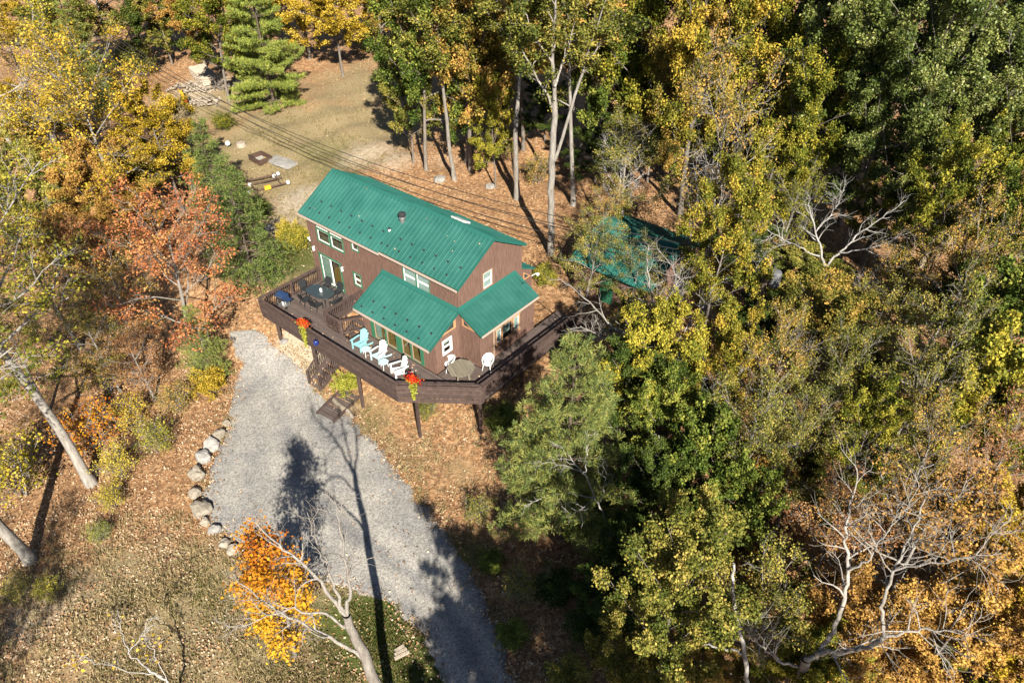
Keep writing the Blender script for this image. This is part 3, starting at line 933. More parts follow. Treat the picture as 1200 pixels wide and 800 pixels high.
# rim boards and posts down to the slope
for a, b in zip(OUT[:-1], OUT[1:]):
    d = (Vector(b) - Vector(a)).normalized(); o_ = Vector((d.y, -d.x)) * .02
    MB().plank((a[0] + o_.x, a[1] + o_.y, -.165), (b[0] + o_.x, b[1] + o_.y, -.165), .04, .26).build('rim_joist', M['rail'], deck)
jm = MB()
for k in range(27):
    x = .9 + k * .42
    if x < HOLE[0] - .05 or x > HOLE[1] + .05:
        jm.box((x - .02, DF + .05, -.23), (x + .02, -.1 if x < SU0 else -D_ - .05, -.04))
jm.build('joist', M['rail'], deck, kind='stuff')
for (u, v) in ((1.6, DF + .14), (5.0, DF + .14), (9.0, DF + .14), (13.15, -3.95), (15.85, -1.86), (16.0, 1.5), (16.05, 4.8), (16.06, 7.0), (3.2, -1.2), (9.4, -2.2)):
    zg = gz(u, v) - .3
    MB().box((u - .07, v - .07, zg), (u + .07, v + .07, -.25)).build('post', M['rail'], deck)
for (u0, u1) in ((.5, 5.0), (5.1, 12.3)):
    MB().box((u0, DF + .08, -.48), (u1, DF + .14, -.30)).build('beam', M['rail'], deck)

# stairs: down through the well, out under the front edge to the drive
stairs = thing('stairs', 'brown timber stairs dropping through the deck opening to the gravel', 'stairs', tuple(HO), YAW)
z0, z1 = -.18, gz(5.6, -5.2) + .1
nst = 12
for k in range(nst):
    t = k / (nst - 1)
    vv = -1.35 - 3.75 * t; zz_ = z0 + (z1 - z0) * t
    MB().box((5.08, vv - .16, zz_ - .025), (6.05, vv + .14, zz_ + .02)).build('tread', M['deck'], stairs)
for uu in (5.04, 6.09):
    MB().plank((uu, -1.2, z0 - .05), (uu, -5.25, z1 - .08), .05, .26).build('stringer', M['rail'], stairs)
    MB().plank((uu, -2.2, z0 + .62), (uu, -5.2, z1 + .92), .09, .05).build('hand_rail', M['rail'], stairs)
    MB().box((uu - .045, -5.28, z1 - .25), (uu + .045, -5.19, z1 + .95)).build('newel_post', M['rail'], stairs)
    for i in range(22):
        t = i / 21
        vv = -2.3 - 2.8 * t
        zz_ = z0 + (z1 - z0) * (vv + 1.35) / -3.75
        MB().box((uu - .017, vv - .017, zz_ + .02), (uu + .017, vv + .017, zz_ + .88)).build('baluster', M['rail'], stairs)
# weathered timber steps set in the bank beside the stairs
ts = thing('timber_steps', 'weathered plank steps in the bank under the deck edge', 'steps', tuple(hw(7.75, -4.9, 0)), YAW + .12)
for k in range(7):
    t = k / 6
    vv = .55 - 1.9 * t
    zg = gz(7.75 + .12 * vv, -5.2 + vv) + .16
    MB().box((-.62, vv - .12, zg - .05), (.62, vv + .12, zg)).build('plank', M['deck'], ts)
for x in (-.65, .65):
    MB().plank((x, .75, gz(7.75 + x, -4.45) + .12), (x, -1.55, gz(7.75 + x, -6.75) + .12), .09, .16).build('side_rail', M['rail'], ts)

# ---------------------------------------------------------------- things on the deck
def adirondack(name, label, loc, rz, seat_m, back_m):
    t = thing(name, label, 'chair', loc, rz, 'garden chairs facing the front rail')
    for k in range(6):                        # seat slats, front (-y) high to back low
        y = -.42 + k * .105; z = .40 - k * .026
        MB().plank((-.27, y, z), (.27, y, z), .095, .022).build('seat_slat', M[seat_m], t)
    for k in range(5):                        # fanned back with a rounded top
        x = (k - 2) * .108; h = (.72, .84, .88, .84, .72)[k]
        p0 = Vector((x * .86, .13, .27)); p1 = p0 + Vector((x * .30, h * .36, h * .93))
        d = (p1 - p0).normalized(); s = Vector((1, 0, 0)); nn = s.cross(d).normalized()
        w0, w1 = .048, .056
        pts = [p0 - s * w0, p0 + s * w0, p1 - d * .05 + s * w1, p1 + s * .028, p1 - s * .028, p1 - d * .05 - s * w1]
        MB().prism([tuple(q) for q in pts], tuple(nn * .022)).build('back_slat', M[back_m], t)
    MB().plank((-.27, .28, .62), (.27, .28, .62), .06, .025).build('back_brace', M[back_m], t)
    for s in (-1, 1):
        x = s * .34
        MB().prism([(x - .05, .25, .58), (x + .05, .25, .58), (x + s * .02 + .07, -.40, .60), (x + s * .02 + .04, -.48, .60), (x + s * .02 - .04, -.48, .60), (x + s * .02 - .07, -.40, .60)], (0, 0, .025)).build('armrest', M[back_m], t)
        MB().box((s * .30 - .016 + s * .01, -.46, 0), (s * .30 + .016 + s * .01, -.36, .58)).build('leg', M[seat_m], t)
        MB().plank((s * .285, -.40, .345), (s * .285, .62, .05), .024, .11, (0, 0, 1)).build('leg', M[seat_m], t)
    return t


def tilt(u, v, z=0.0):
    return tuple(hw(u, v, z))


adirondack('garden_chair', 'pale turquoise slatted garden chair next to the deck stair opening', tilt(7.75, -2.98), YAW + .10, 'sky_plastic', 'sky_plastic')
adirondack('garden_chair', 'white-backed garden chair with ice blue seat between the two small round tables', tilt(9.35, -3.0), YAW + .05, 'ice_plastic', 'white_plastic')
adirondack('garden_chair', 'white slatted garden chair at the front deck corner, farthest right of three', tilt(11.18, -3.18), YAW - .32, 'white_plastic', 'white_plastic')


def round_table(label, loc):
    t = thing('side_table', label, 'side table', loc, 0, 'small round side tables')
    MB().lathe([(.02, .43), (.26, .43), (.275, .445), (.275, .46), (.26, .468), (.01, .468)], k=24).build('table_top', M['ice_plastic'], t)
    for k in range(3):
        a = .5 + k * 2.094
        MB().tube([(.17 * math.cos(a), .17 * math.sin(a), .43), (.24 * math.cos(a), .24 * math.sin(a), 0)], .022, 7).build('leg', M['white_plastic'], t)


round_table('round pale blue side table between the turquoise and white-backed chairs', tilt(8.5, -3.3))
round_table('round pale blue side table beside the white chair at the deck corner', tilt(10.12, -3.42))


def stack_chair(label, loc, rz):
    """round-backed plastic armchair"""
    t = thing('plastic_chair', label, 'chair', loc, rz, 'white plastic chairs by the octagonal table')
    s = MB(); k = 20
    ring = lambda z, rx, ry, y0: [(rx * math.cos(2 * math.pi * i / k), y0 + ry * math.sin(2 * math.pi * i / k), z) for i in range(k)]
    s.prism(ring(.40, .24, .23, 0), (0, 0, .03)); s.build('seat', M['white_plastic'], t)
    b = MB()                                  # curved back with upright slots
    for i in range(9):
        a = math.radians(20 + i * 17.5)
        x, y = math.cos(a) * .27, .02 + math.sin(a) * .24
        MBp = Vector((x, y, .42)); top = Vector((x * 1.12, y + .10 * math.sin(a), .66 + .20 * math.sin(a)))
        b.plank(MBp, top, .062, .018, (math.cos(a), math.sin(a), 0))
    b.build('back_slat', M['white_plastic'], t, kind='stuff')
    rim = MB()
    pts = []
    for i in range(21):
        a = math.radians(-25 + i * 11.5)
        x, y = math.cos(a) * .29, .02 + math.sin(a) * .25
        pts.append((x * 1.10, y + .10 * max(0, math.sin(a)), .66 + .21 * max(0, math.sin(a))))
    rim.tube(pts, .036, 7); rim.build('armrest', M['white_plastic'], t)
    for sx in (-1, 1):
        for sy in (-1, 1):
            MB().tube([(sx * .19, sy * .17, .41), (sx * .25, sy * .24, 0)], [.032, .02], 6).build('leg', M['white_plastic'], t)
        MB().tube([(sx * .24, -.16, .41), (sx * .30, -.10, .66)], .022, 6).build('arm_support', M['white_plastic'], t)


stack_chair('white plastic armchair tucked against the wall left of the octagonal table', tilt(12.98, -1.22), YAW - .5)
stack_chair('white plastic armchair standing alone by the bay, right of the octagonal table', tilt(14.62, .20), YAW + .35)
# octagonal plank table
oc = thing('octagonal_table', 'weathered grey octagonal plank table at the corner of the deck', 'table', tilt(13.98, -1.28), YAW + 1.15)
R8 = .78
ring8 = [(R8 * math.cos(math.radians(22.5 + 45 * i)), R8 * math.sin(math.radians(22.5 + 45 * i))) for i in range(8)]
pw = R8 * 2 * math.cos(math.radians(22.5)) / 10


def oct_half(x):
    a = R8 * math.cos(math.radians(22.5)); b_ = R8 * math.sin(math.radians(22.5))
    return a if abs(x) <= b_ else a - (abs(x) - b_)


for k in range(10):
    x0 = -R8 * math.cos(math.radians(22.5)) + k * pw + .006; x1 = x0 + pw - .012
    MB().prism([(x0, -oct_half(x0), .68), (x1, -oct_half(x1), .68), (x1, oct_half(x1), .68), (x0, oct_half(x0), .68)], (0, 0, .04)).build('plank', M['grey_wood'], oc)
MB().box((-.6, -.05, .60), (.6, .05, .678)).box((-.05, -.6, .602), (.05, -.051, .676)).build('batten', M['grey_wood'], oc)
for a in range(4):
    c, s = math.cos(a * math.pi / 2 + .78), math.sin(a * math.pi / 2 + .78)
    MB().plank((c * .5, s * .5, 0), (c * .36, s * .36, .62), .08, .08).build('leg', M['grey_wood'], oc)
# dining set
dt = thing('dining_table', 'dark glass patio dining table in front of the sliding door', 'table', tilt(2.35, -1.55), YAW + .12)
k = 36
sup = lambda r, i: (abs(math.cos(2 * math.pi * i / k)) ** .62 * math.copysign(1, math.cos(2 * math.pi * i / k)) * r[0], abs(math.sin(2 * math.pi * i / k)) ** .62 * math.copysign(1, math.sin(2 * math.pi * i / k)) * r[1])
MB().prism([(*sup((.96, .56), i), .715) for i in range(k)], (0, 0, .012)).build('table_top', M['table_glass'], dt)
MB().tube([(*sup((.97, .57), i), .72) for i in range(k)] + [(*sup((.97, .57), 0), .72)], .024, 6).build('rim', M['dark_steel'], dt)
for sx in (-1, 1):
    for sy in (-1, 1):
        MB().tube([(sx * .62, sy * .32, .70), (sx * .72, sy * .38, 0)], .025, 7).build('leg', M['dark_steel'], dt)
MB().tube([(-.62, -.32, .68), (.62, .32, .68)], .016, 6).build('stretcher', M['dark_steel'], dt)


def sling_chair(label, du, dv, rz):
    p = tilt(2.35 + du, -1.55 + dv)
    t = thing('patio_chair', label, 'chair', p, YAW + rz, 'black chairs round the glass dining table')
    s = MB(); s.prism([(-.25, -.24, .43), (.25, -.24, .43), (.25, 0, .40), (.25, .22, .41), (-.25, .22, .41), (-.25, 0, .40)], (0, 0, .02)); s.build('seat', M['black_sling'], t)
    b = MB(); pts = [(-.25, .24, .44), (.25, .24, .44), (.27, .36, .80), (.20, .40, .93), (-.20, .40, .93), (-.27, .36, .80)]
    b.prism(pts, (0, .022, .006)); b.build('backrest', M['black_sling'], t)
    for sx in (-1, 1):
        MB().tube([(sx * .27, -.26, 0), (sx * .27, -.25, .43), (sx * .29, -.22, .62), (sx * .29, .22, .64), (sx * .28, .36, .80)], .018, 6).build('frame', M['dark_steel'], t)
        MB().tube([(sx * .27, .30, 0), (sx * .26, .20, .42)], .018, 6).build('leg', M['dark_steel'], t)


for lab, du, dv, rz in (('black patio chair on the grill side of the glass table, nearer the house', -.62, .82, 3.25 + math.pi),
                        ('black patio chair with its back to the sliding door', .45, .90, .1),
                        ('black patio chair at the stair end of the glass table', 1.28, .1, -1.45),
                        ('black patio chair at the far left end of the glass table', -1.30, -.12, 1.6),
                        ('black patio chair on the rail side of the table, left one', -.45, -.86, 3.0),
                        ('black patio chair on the rail side of the table, right one', .55, -.82, 3.25)):
    sling_chair(lab, du, dv, rz)
cu = MB(); cu.lathe([(.06, 0), (.075, .02), (.08, .20), (.07, .24), (.05, .25)], k=14)
cu = cu.build('candle_jar', M['glazed']); cu.location = tilt(2.42, -1.52, .728)
tag(cu, 'white jar standing in the middle of the glass dining table', 'jar')
# gas grill
gr = thing('gas_grill', 'navy covered gas grill with wheels at the left end of the deck', 'grill', tilt(.98, -3.35), YAW + .1)
gr.scale = (.82, .82, .88)
MB().prism([(-.38, -.27, .78), (-.38, -.27, .98), (-.38, -.17, 1.13), (-.38, .12, 1.18), (-.38, .27, 1.05), (-.38, .27, .78)], (.76, 0, 0)).build('lid', M['navy'], gr)
MB().box((-.40, -.29, .62), (.40, .29, .775)).build('firebox', M['dark_steel'], gr)
for s in (-1, 1):
    MB().box((s * .60 - .18, -.24, .74), (s * .60 + .18, .24, .77)).build('side_shelf', M['navy'], gr)
    for y in (-.24, .24):
        MB().box((s * .36 - .02, y - .02, 0.03), (s * .36 + .02, y + .02, .615)).build('leg', M['steel'], gr)
MB().box((-.38, -.26, .14), (.38, .26, .17)).build('bottom_shelf', M['steel'], gr)
MB().tube([(-.30, -.33, .92), (.30, -.33, .92)], .018, 7).build('handle', M['steel'], gr)
MB().lathe([(.02, 0), (.15, .02), (.15, .28), (.08, .34), (.02, .36)], (.05, -.05, .172), 14).build('gas_bottle', M['white_plastic'], gr)
for s in (-1, 1):
    MB().tube([(s * .41, -.24, .11), (s * .46, -.24, .11)], .11, 16).build('wheel', M['rubber'], gr)


# leaf sheets used by planters, trees and ground cover
def leaves(cen, ln, wd, rng, up=.8, axis=None, fold=.18):
    n = len(cen)
    nn = rng.normal(0, 1, (n, 3)); nn[:, 2] += up * 1.6
    nn /= np.linalg.norm(nn, axis=1)[:, None]
    if axis is None:
        a = np.cross(nn, rng.normal(0, 1, (n, 3)))
    else:
        a = axis + rng.normal(0, .25, (n, 3))
    a /= np.linalg.norm(a, axis=1)[:, None]
    b = np.cross(nn, a); b /= np.linalg.norm(b, axis=1)[:, None] + 1e-9
    ln = np.broadcast_to(np.asarray(ln), (n,))[:, None]; wd = np.broadcast_to(np.asarray(wd), (n,))[:, None]
    f = nn * ln * fold
    v = np.empty((n, 4, 3))
    v[:, 0] = cen - a * ln / 2; v[:, 1] = cen + b * wd / 2 + f; v[:, 2] = cen + a * ln / 2; v[:, 3] = cen - b * wd / 2 + f
    return v.reshape(-1, 3), np.arange(n * 4).reshape(n, 4)


def planter(label, u, v, seed, drop):
    rng = np.random.default_rng(seed)
    t = thing('flower_planter', label, 'planter', tilt(u, v, 1.05), YAW)
    MB().prism([(-.28, -.09, 0), (.28, -.09, 0), (.31, -.12, .17), (-.31, -.12, .17)], (0, .2, 0)).build('box', M['clay'], t)
    c = rng.normal(0, 1, (420, 3)) * [.20, .11, .09] + [0, -.03, .30]
    vv, q = leaves(c, .085, .075, rng, .5)
    put('flowers', arr_mesh('flowers', vv, q, PAL['flower'], rng.uniform(0, 1, 420)), t, 'stuff')
    c = rng.normal(0, 1, (260, 3)) * [.20, .10, .07] + [0, -.03, .20]
    vv, q = leaves(c, .09, .06, rng, .5)
    put('foliage', arr_mesh('foliage', vv, q, PAL['yg'], rng.uniform(.2, .8, 260)), t, 'stuff')
    m = 560
    h = rng.uniform(0, 1, m) ** 1.2
    c = np.stack([rng.normal(0, 1, m) * (.17 * (1 - h) + .035) + .10 * h, -.16 - .05 * h + rng.normal(0, .03, m), .16 - h * drop], 1)
    vv, q = leaves(c, .09, .055, rng, .2)
    put('vine', arr_mesh('vine', vv, q, PAL['vine'], rng.uniform(0, 1, m)), t, 'stuff')


planter('red flower box with a long trailing vine on the front rail near the dining set', 4.85, DF - .02, 1, 1.55)
planter('red flower box with short trailing vine at the bend of the deck rail', 13.2, -4.03, 2, 1.15)
bp_ = thing('hanging_pot', 'small cobalt blue pot hung on the front rail', 'pot', tilt(6.05, DF - .22, .42), YAW)
MB().lathe([(.06, 0), (.14, .06), (.17, .18), (.13, .28), (.14, .31)], k=14).build('bowl', M['blue_pot'], bp_, smooth=True)
MB().tube([(-.12, 0, .3), (-.05, .10, .52), (0, .20, .62)], .012, 5).tube([(.12, 0, .3), (.05, .10, .52), (0, .20, .62)], .012, 5).build('hanger', M['dark_steel'], bp_)

# ---------------------------------------------------------------- stones, shed, yard things
def rock_mesh(name, seed, sx, sy, sz, m, sub=3):
    import bmesh
    bm = bmesh.new()
    bmesh.ops.create_icosphere(bm, subdivisions=sub, radius=1.0)
    off = Vector((seed * 7.3, seed * 3.1, seed * 1.7))
    for v in bm.verts:
        c = v.co.copy()
        n = mnoise.noise(c * .9 + off) * .30 + mnoise.noise(c * 2.3 + off) * .12
        k = max(abs(c.x), abs(c.y), abs(c.z))
        v.co = c * (1 + n + .07 * mnoise.noise(c * 5 + off)) * (1 / k) ** .55
        v.co.x *= sx; v.co.y *= sy; v.co.z *= sz
    me = bpy.data.meshes.new(name)
    bm.to_mesh(me); bm.free()
    me.materials.append(m)
    return me


BOULD = [(266, 495, 7, 'smallest pale boulder at the upper end of the row along the drive'), (258.4, 508, 11, 'second boulder from the upper end of the row along the drive'),
         (248.5, 520.5, 13, 'broad low boulder third from the upper end of the drive row'), (239, 534, 15, 'large pale boulder fourth from the upper end of the drive row'),
         (231.5, 554, 16, 'tallest tan boulder in the middle of the drive row'), (230, 577, 10.5, 'narrow yellowish boulder between two large ones beside the drive'),
         (236.5, 595, 16, 'large round pinkish boulder in the lower half of the drive row'), (241.5, 611, 9, 'small reddish stone just above the white block beside the drive'),
         (252, 619, 11, 'square white boulder near the orange maple beside the drive'), (263, 636, 10, 'pale boulder half hidden by the orange maple leaves'), (273, 643, 11, 'last boulder of the drive row, under the orange maple')]
for i, (px, py, d, lab) in enumerate(BOULD):
    p, t = hit(px, py + d * .25)
    r = d * t / FPX / 2 * 1.22
    rr = random.Random(i)
    o = put('boulder', rock_mesh('boulder', i + 1, r * rr.uniform(.85, 1.1), r * rr.uniform(.85, 1.1), r * rr.uniform(.85, 1.05), M['rock'] if i not in (2, 3, 8) else M['rock_grey']), loc=(p[0], p[1], p[2] + r * .30), rot=(rr.uniform(-.3, .3), rr.uniform(-.3, .3), rr.uniform(0, 6)))
    tag(o, lab, 'boulder', 'boulders lining the drive')
for i, (px, py, d, lab) in enumerate([(515, 211, 13, 'white rock on the leafy slope behind the house roof'), (575, 219, 10, 'pale rock between tall trunks behind the house'), (316, 268, 10, 'grey rock beside the dark hemlock left of the house'), (470, 148, 8, 'small pale rock near the edge of the back lawn'),
                                      (333, 400, 9, 'flat stone at the foot of the deck corner post'), (505, 476, 9, 'pale stones under the bend of the deck'), (292, 304, 8, 'low stone at the left of the deck corner')]):
    p, t = hit(px, py)
    r = d * t / FPX / 2
    o = put('rock', rock_mesh('rock', i + 31, r * 1.15, r, r * .55, M['rock_grey'], 2), loc=(p[0], p[1], p[2] + r * .15), rot=(0, 0, i))
    tag(o, lab, 'rock')

shed_root = tuple(hw(13.2, 9.9, gz(16, 12)))
shed = thing('shed', 'small shed with a green metal roof half hidden behind trees', 'shed', shed_root, YAW)
sh_h = -shed_root[2]
house_keep = house
house = shed
siding('wall', (0, 0, 0), (1, 0, 0), (0, -1, 0), .25, 5.6, -.6, lambda x: 2.25, [(2.2, 3.2, -.5, 1.95)])
siding('wall', (5.6, .1, 0), (0, 1, 0), (1, 0, 0), 0, 6.2, -.6, lambda v: 2.3 + .40 * min(v, 6.2 - v), [])
siding('wall', (.25, 6.3, 0), (0, -1, 0), (-1, 0, 0), 0, 6.2, -.6, lambda v: 2.3 + .40 * min(v, 6.2 - v), [])
siding('wall', (5.6, 6.3, 0), (-1, 0, 0), (0, 1, 0), 0, 5.35, -.6, lambda x: 2.25, [])
MB().box((2.22, -.01, -.5), (3.18, .03, 1.93)).build('door', M['green_trim'], shed)
slope('roof', (0, 3.2, 3.62), (5.85, 3.2, 3.62), (5.85, -.35, 2.22), (0, -.35, 2.22))
slope('roof', (0, 3.2, 3.62), (5.85, 3.2, 3.62), (5.85, 6.75, 2.22), (0, 6.75, 2.22))
MB().prism([(-.02, 3.0, 3.56), (-.02, 3.2, 3.69), (-.02, 3.4, 3.56), (-.02, 3.2, 3.64)], (5.9, 0, 0)).build('ridge_cap', M['roof_edge'], shed)
house = house_keep

# fire pit, slab, fallen frame, firewood, log splitter on the back lawn
p, _ = hit(306, 188)
fp = thing('fire_pit', 'dark square iron fire pit frame on the back lawn', 'fire pit', tuple(p), -.75)
for a, b in (((-.8, -.6), (.8, -.6)), ((.8, -.6), (.8, .6)), ((.8, .6), (-.8, .6)), ((-.8, .6), (-.8, -.6))):
    MB().plank((*a, .22), (*b, .22), .14, .40).build('side', M['rust'], fp)
MB().box((-.7, -.5, .02), (.7, .5, .06)).build('ash_bed', M['concrete'], fp)
MB().plank((-.85, -.65, .5), (.2, -.65, .5), .06, .06).build('grate_bar', M['dark_steel'], fp)
p, _ = hit(330, 190)
o = put('stone_slab', rock_mesh('stone_slab', 55, 1.5, .75, .12, M['rock_grey'], 3), loc=tuple(p + np.array([0, 0, .05])), rot=(0, 0, -.65))
tag(o, 'broad pale flat slab on the lawn right of the fire pit', 'slab')
p, _ = hit(311, 217)
sw = thing('fallen_frame', 'dark tubular frame with white feet lying in the grass left of the roof', 'metal frame', tuple(p + np.array([0, 0, .1])), .55)
for y in (-1.05, .2, 1.05):
    MB().tube([(-1.7, y, .12), (1.5, y * .92, .12)], .07, 7).build('bar', M['rust'], sw)
for x in (-1.1, 1.0):
    MB().tube([(x, -1.1, .20), (x, 1.1, .20)], .055, 7).build('cross_bar', M['rust'], sw)
for x, y in ((-1.15, .2), (1.0, .75), (-1.6, -1.1), (1.6, -.95), (1.4, 1.0)):
    MB().lathe([(.05, 0), (.15, .05), (.15, .22), (.09, .28)], (x, y, 0), 12).build('foot_cap', M['white_plastic'], sw)
MB().box((-.35, -1.2, .05), (.15, -.95, .32)).build('yellow_clamp', M['yellow_paint'], sw)
p, _ = hit(267, 172)
o = put('bucket', MB().lathe([(.14, 0), (.19, .34), (.20, .36), (.17, .36), (.12, .05)], k=16).mesh('bucket', M['white_plastic']), loc=tuple(p), rot=(1.0, .2, .4))
o.location.z += .25
tag(o, 'white bucket tipped over in the grass beside the dark trees', 'bucket')
p, _ = hit(283, 171)
o = put('tree_stump', MB().lathe([(.50, -.1), (.42, .10), (.38, .30), (.36, .32), (.05, .33)], k=14).mesh('tree_stump', M['split_wood']), loc=tuple(p))
tag(o, 'round pale tree stump on the back lawn near the white bucket', 'stump')
p, _ = hit(240, 92)
fw = thing('firewood_stack', 'long stack of pale split firewood at the top of the lawn', 'firewood', tuple(p), -.95)
rr = random.Random(5)
for r_ in range(4):
    for k in range(20):
        x = -2.2 + k * .23 + rr.uniform(-.04, .04)
        a = .22 * rr.uniform(.8, 1.1)
        for y in (-.42, .42):
            lm = MB().prism([(x - a / 2, y - .40 + rr.uniform(-.1, .05), r_ * .19), (x + a / 2, y - .40, r_ * .19 + .02), (x + rr.uniform(-.05, .05), y - .40, r_ * .19 + .21)], (rr.uniform(-.04, .04), .80, rr.uniform(-.02, .02)))
            lm.build('split_log', M['split_wood'], fw)
for (px, py, n, r_, lab, mm, gname) in ((228, 104, 42, 1.9, 'scattered pale split logs in the grass below the firewood stack', 'split_wood', 'log_heap'), (244, 121, 34, 1.2, 'small heap of pale split logs near the yellow splitter', 'split_wood', 'log_heap'), (268, 101, 60, 1.7, 'grey brush heap against the foot of the lawn trees', 'bark', 'brush_heap')):
    p, _ = hit(px, py)
    hp = thing(gname, lab, 'log heap' if mm == 'split_wood' else 'brush heap', tuple(p))
    for k in range(n):
        a = rr.uniform(0, 6.28); q = rr.random() ** .6 * r_
        x, y = math.cos(a) * q * 1.5, math.sin(a) * q * .7
        z = max(0, (1 - q / r_)) * .5 * rr.random() + .08
        th = rr.uniform(0, 3.14); ln = rr.uniform(.22, .35) * (1 if mm == 'split_wood' else 2.2)
        MB().plank((x - math.cos(th) * ln, y - math.sin(th) * ln, z), (x + math.cos(th) * ln, y + math.sin(th) * ln, z + rr.uniform(-.1, .25)), .17 if mm == 'split_wood' else .06, .13 if mm == 'split_wood' else .06).build('log' if mm == 'split_wood' else 'branch', M[mm], hp)
p, _ = hit(216, 120)
ls = thing('log_splitter', 'yellow and red log splitter parked on the grass by the woods', 'log splitter', tuple(p), 2.1)
MB().plank((-1.0, 0, .55), (1.1, 0, .95), .26, .22).build('beam', M['yellow_paint'], ls)
MB().plank((.6, 0, .98), (1.5, 0, 1.20), .13, .13).build('ram', M['steel'], ls)
MB().box((-1.0, -.2, .35), (-.6, .2, .65)).build('engine', M['red_paint'], ls)
MB().box((-.5, -.35, .30), (-.1, .35, .50)).build('oil_tank', M['dark_steel'], ls)
for s in (-1, 1):
    MB().tube([(-.35, s * .48, .28), (-.35, s * .64, .28)], .28, 16).build('wheel', M['rubber'], ls)
MB().tube([(1.0, 0, .8), (1.6, 0, .05)], .04, 6).build('stand', M['dark_steel'], ls)
# cut sticks on the green verge
p, _ = hit(470, 766)
lg = thing('log_pile', 'two short pale split logs lying on the green verge', 'logs', tuple(p + np.array([0, 0, .06])), .4)
for k in range(3):
    MB().plank((-.32 + k * .05, k * .16 - .16, .05), (.34 - k * .06, k * .17 - .10, .06 + k * .01), .13, .10).build('log', M['split_wood'], lg)
p, _ = hit(400, 478)
o = MB().tube([(-1.1, .1, .1), (-.3, 0, .12), (.6, .05, .11), (1.2, -.05, .09)], [.12, .14, .13, .11], 9).build('landscape_log', M['split_wood'])
o.location = tuple(p); o.rotation_euler = (0, 0, -.75)
tag(o, 'short peeled log edging the drive below the deck stairs', 'log')

# power pole in the trees and its wires
pb, _ = hit(872, 424)
pole = thing('utility_pole', 'dark wooden utility pole with transformer standing among the trees', 'utility pole', tuple(pb))
PH = 7.0
MB().tube([(0, 0, -.3), (0, 0, PH * .5), (.03, 0, PH)], [.17, .15, .12], 10).build('pole', M['bark_dark'], pole)
MB().lathe([(.02, 0), (.26, .02), (.28, .12), (.28, .82), (.24, .92), (.05, .95)], (.48, -.1, PH - 1.7), 16).build('transformer', M['can'], pole)
for t in (.1, .45, .8, 1.15):
    MB().lathe([(.02, 0), (.04, .03), (.04, .09), (.02, .12)], (-.16, 0, PH - t), 8).build('insulator', M['can'], pole)
MB().box((-.14, -.19, 3.0), (.14, -.165, 3.5)).build('number_plate', M['concrete'], pole)
e_far = hit(90, 14, 8.0)[0]
for k, (t, lab) in enumerate(((-.8, 'upper overhead cable, leftmost of the four over the lawn'), (-.3, 'second overhead cable crossing above the back lawn'), (.3, 'third overhead cable crossing above the back lawn'), (.8, 'overhead cable nearest the house roof'))):
    a_ = np.array([pb[0] - .18, pb[1], pb[2] + PH - .05 - .35 * k]); b_ = e_far + np.array([t * 1.0, t * .6, -(.9 if k % 2 else 0)])
    pts = []
    for i in range(41):
        s = i / 40
        q = a_ * (1 - s) + b_ * s
        q[2] -= 4 * s * (1 - s) * (3.4 + .25 * k)
        pts.append(tuple(q))
    w_ = MB().tube(pts, .025, 5).build('power_cable', M['wire'])
    tag(w_, lab, 'cable', 'overhead cables')

# ---------------------------------------------------------------- trees
class Wood:
    """tapered limbs gathered as rings of vertices"""
    def __init__(s):
        s.V = []; s.Q = []; s.n = 0

    def limb(s, pts, rad, k):
        pts = np.asarray(pts, float); rad = np.asarray(rad, float)
        m = len(pts)
        tg = np.gradient(pts, axis=0)
        tg /= np.linalg.norm(tg, axis=1)[:, None] + 1e-9
        ref = np.array([.31, .87, .38]) if abs(tg[:, 2]).mean() > .6 else np.array([.05, .1, 1.0])
        a = np.cross(tg, ref); a /= np.linalg.norm(a, axis=1)[:, None] + 1e-9
        b = np.cross(tg, a)
        th = np.arange(k) * 2 * math.pi / k
        ring = pts[:, None] + rad[:, None, None] * (np.cos(th)[None, :, None] * a[:, None] + np.sin(th)[None, :, None] * b[:, None])
        s.V.append(ring.reshape(-1, 3))
        i = np.arange((m - 1) * k).reshape(m - 1, k)
        j = np.roll(i, -1, axis=1)
        s.Q.append(s.n + np.stack([i, j, j + k, i + k], -1).reshape(-1, 4))
        s.n += m * k

    def mesh(s, name, m):
        return arr_mesh(name, np.concatenate(s.V), np.concatenate(s.Q), m, smooth=True)


def unit(v):
    return v / (np.linalg.norm(v) + 1e-9)


def curve(p, d, ln, n, rng, wob, lift):
    """a wandering run of n points from p along d"""
    pts = [np.array(p, float)]
    d = unit(np.array(d, float))
    st = ln / (n - 1)
    for _ in range(n - 1):
        d = unit(d + rng.normal(0, wob, 3) + np.array([0, 0, lift]))
        pts.append(pts[-1] + d * st)
    return np.array(pts)


def side(d, ang, rng):
    """a direction ang away from d, at random round it"""
    r = rng.normal(0, 1, 3)
    r = unit(r - d * r.dot(d))
    return unit(d * math.cos(ang) + r * math.sin(ang))


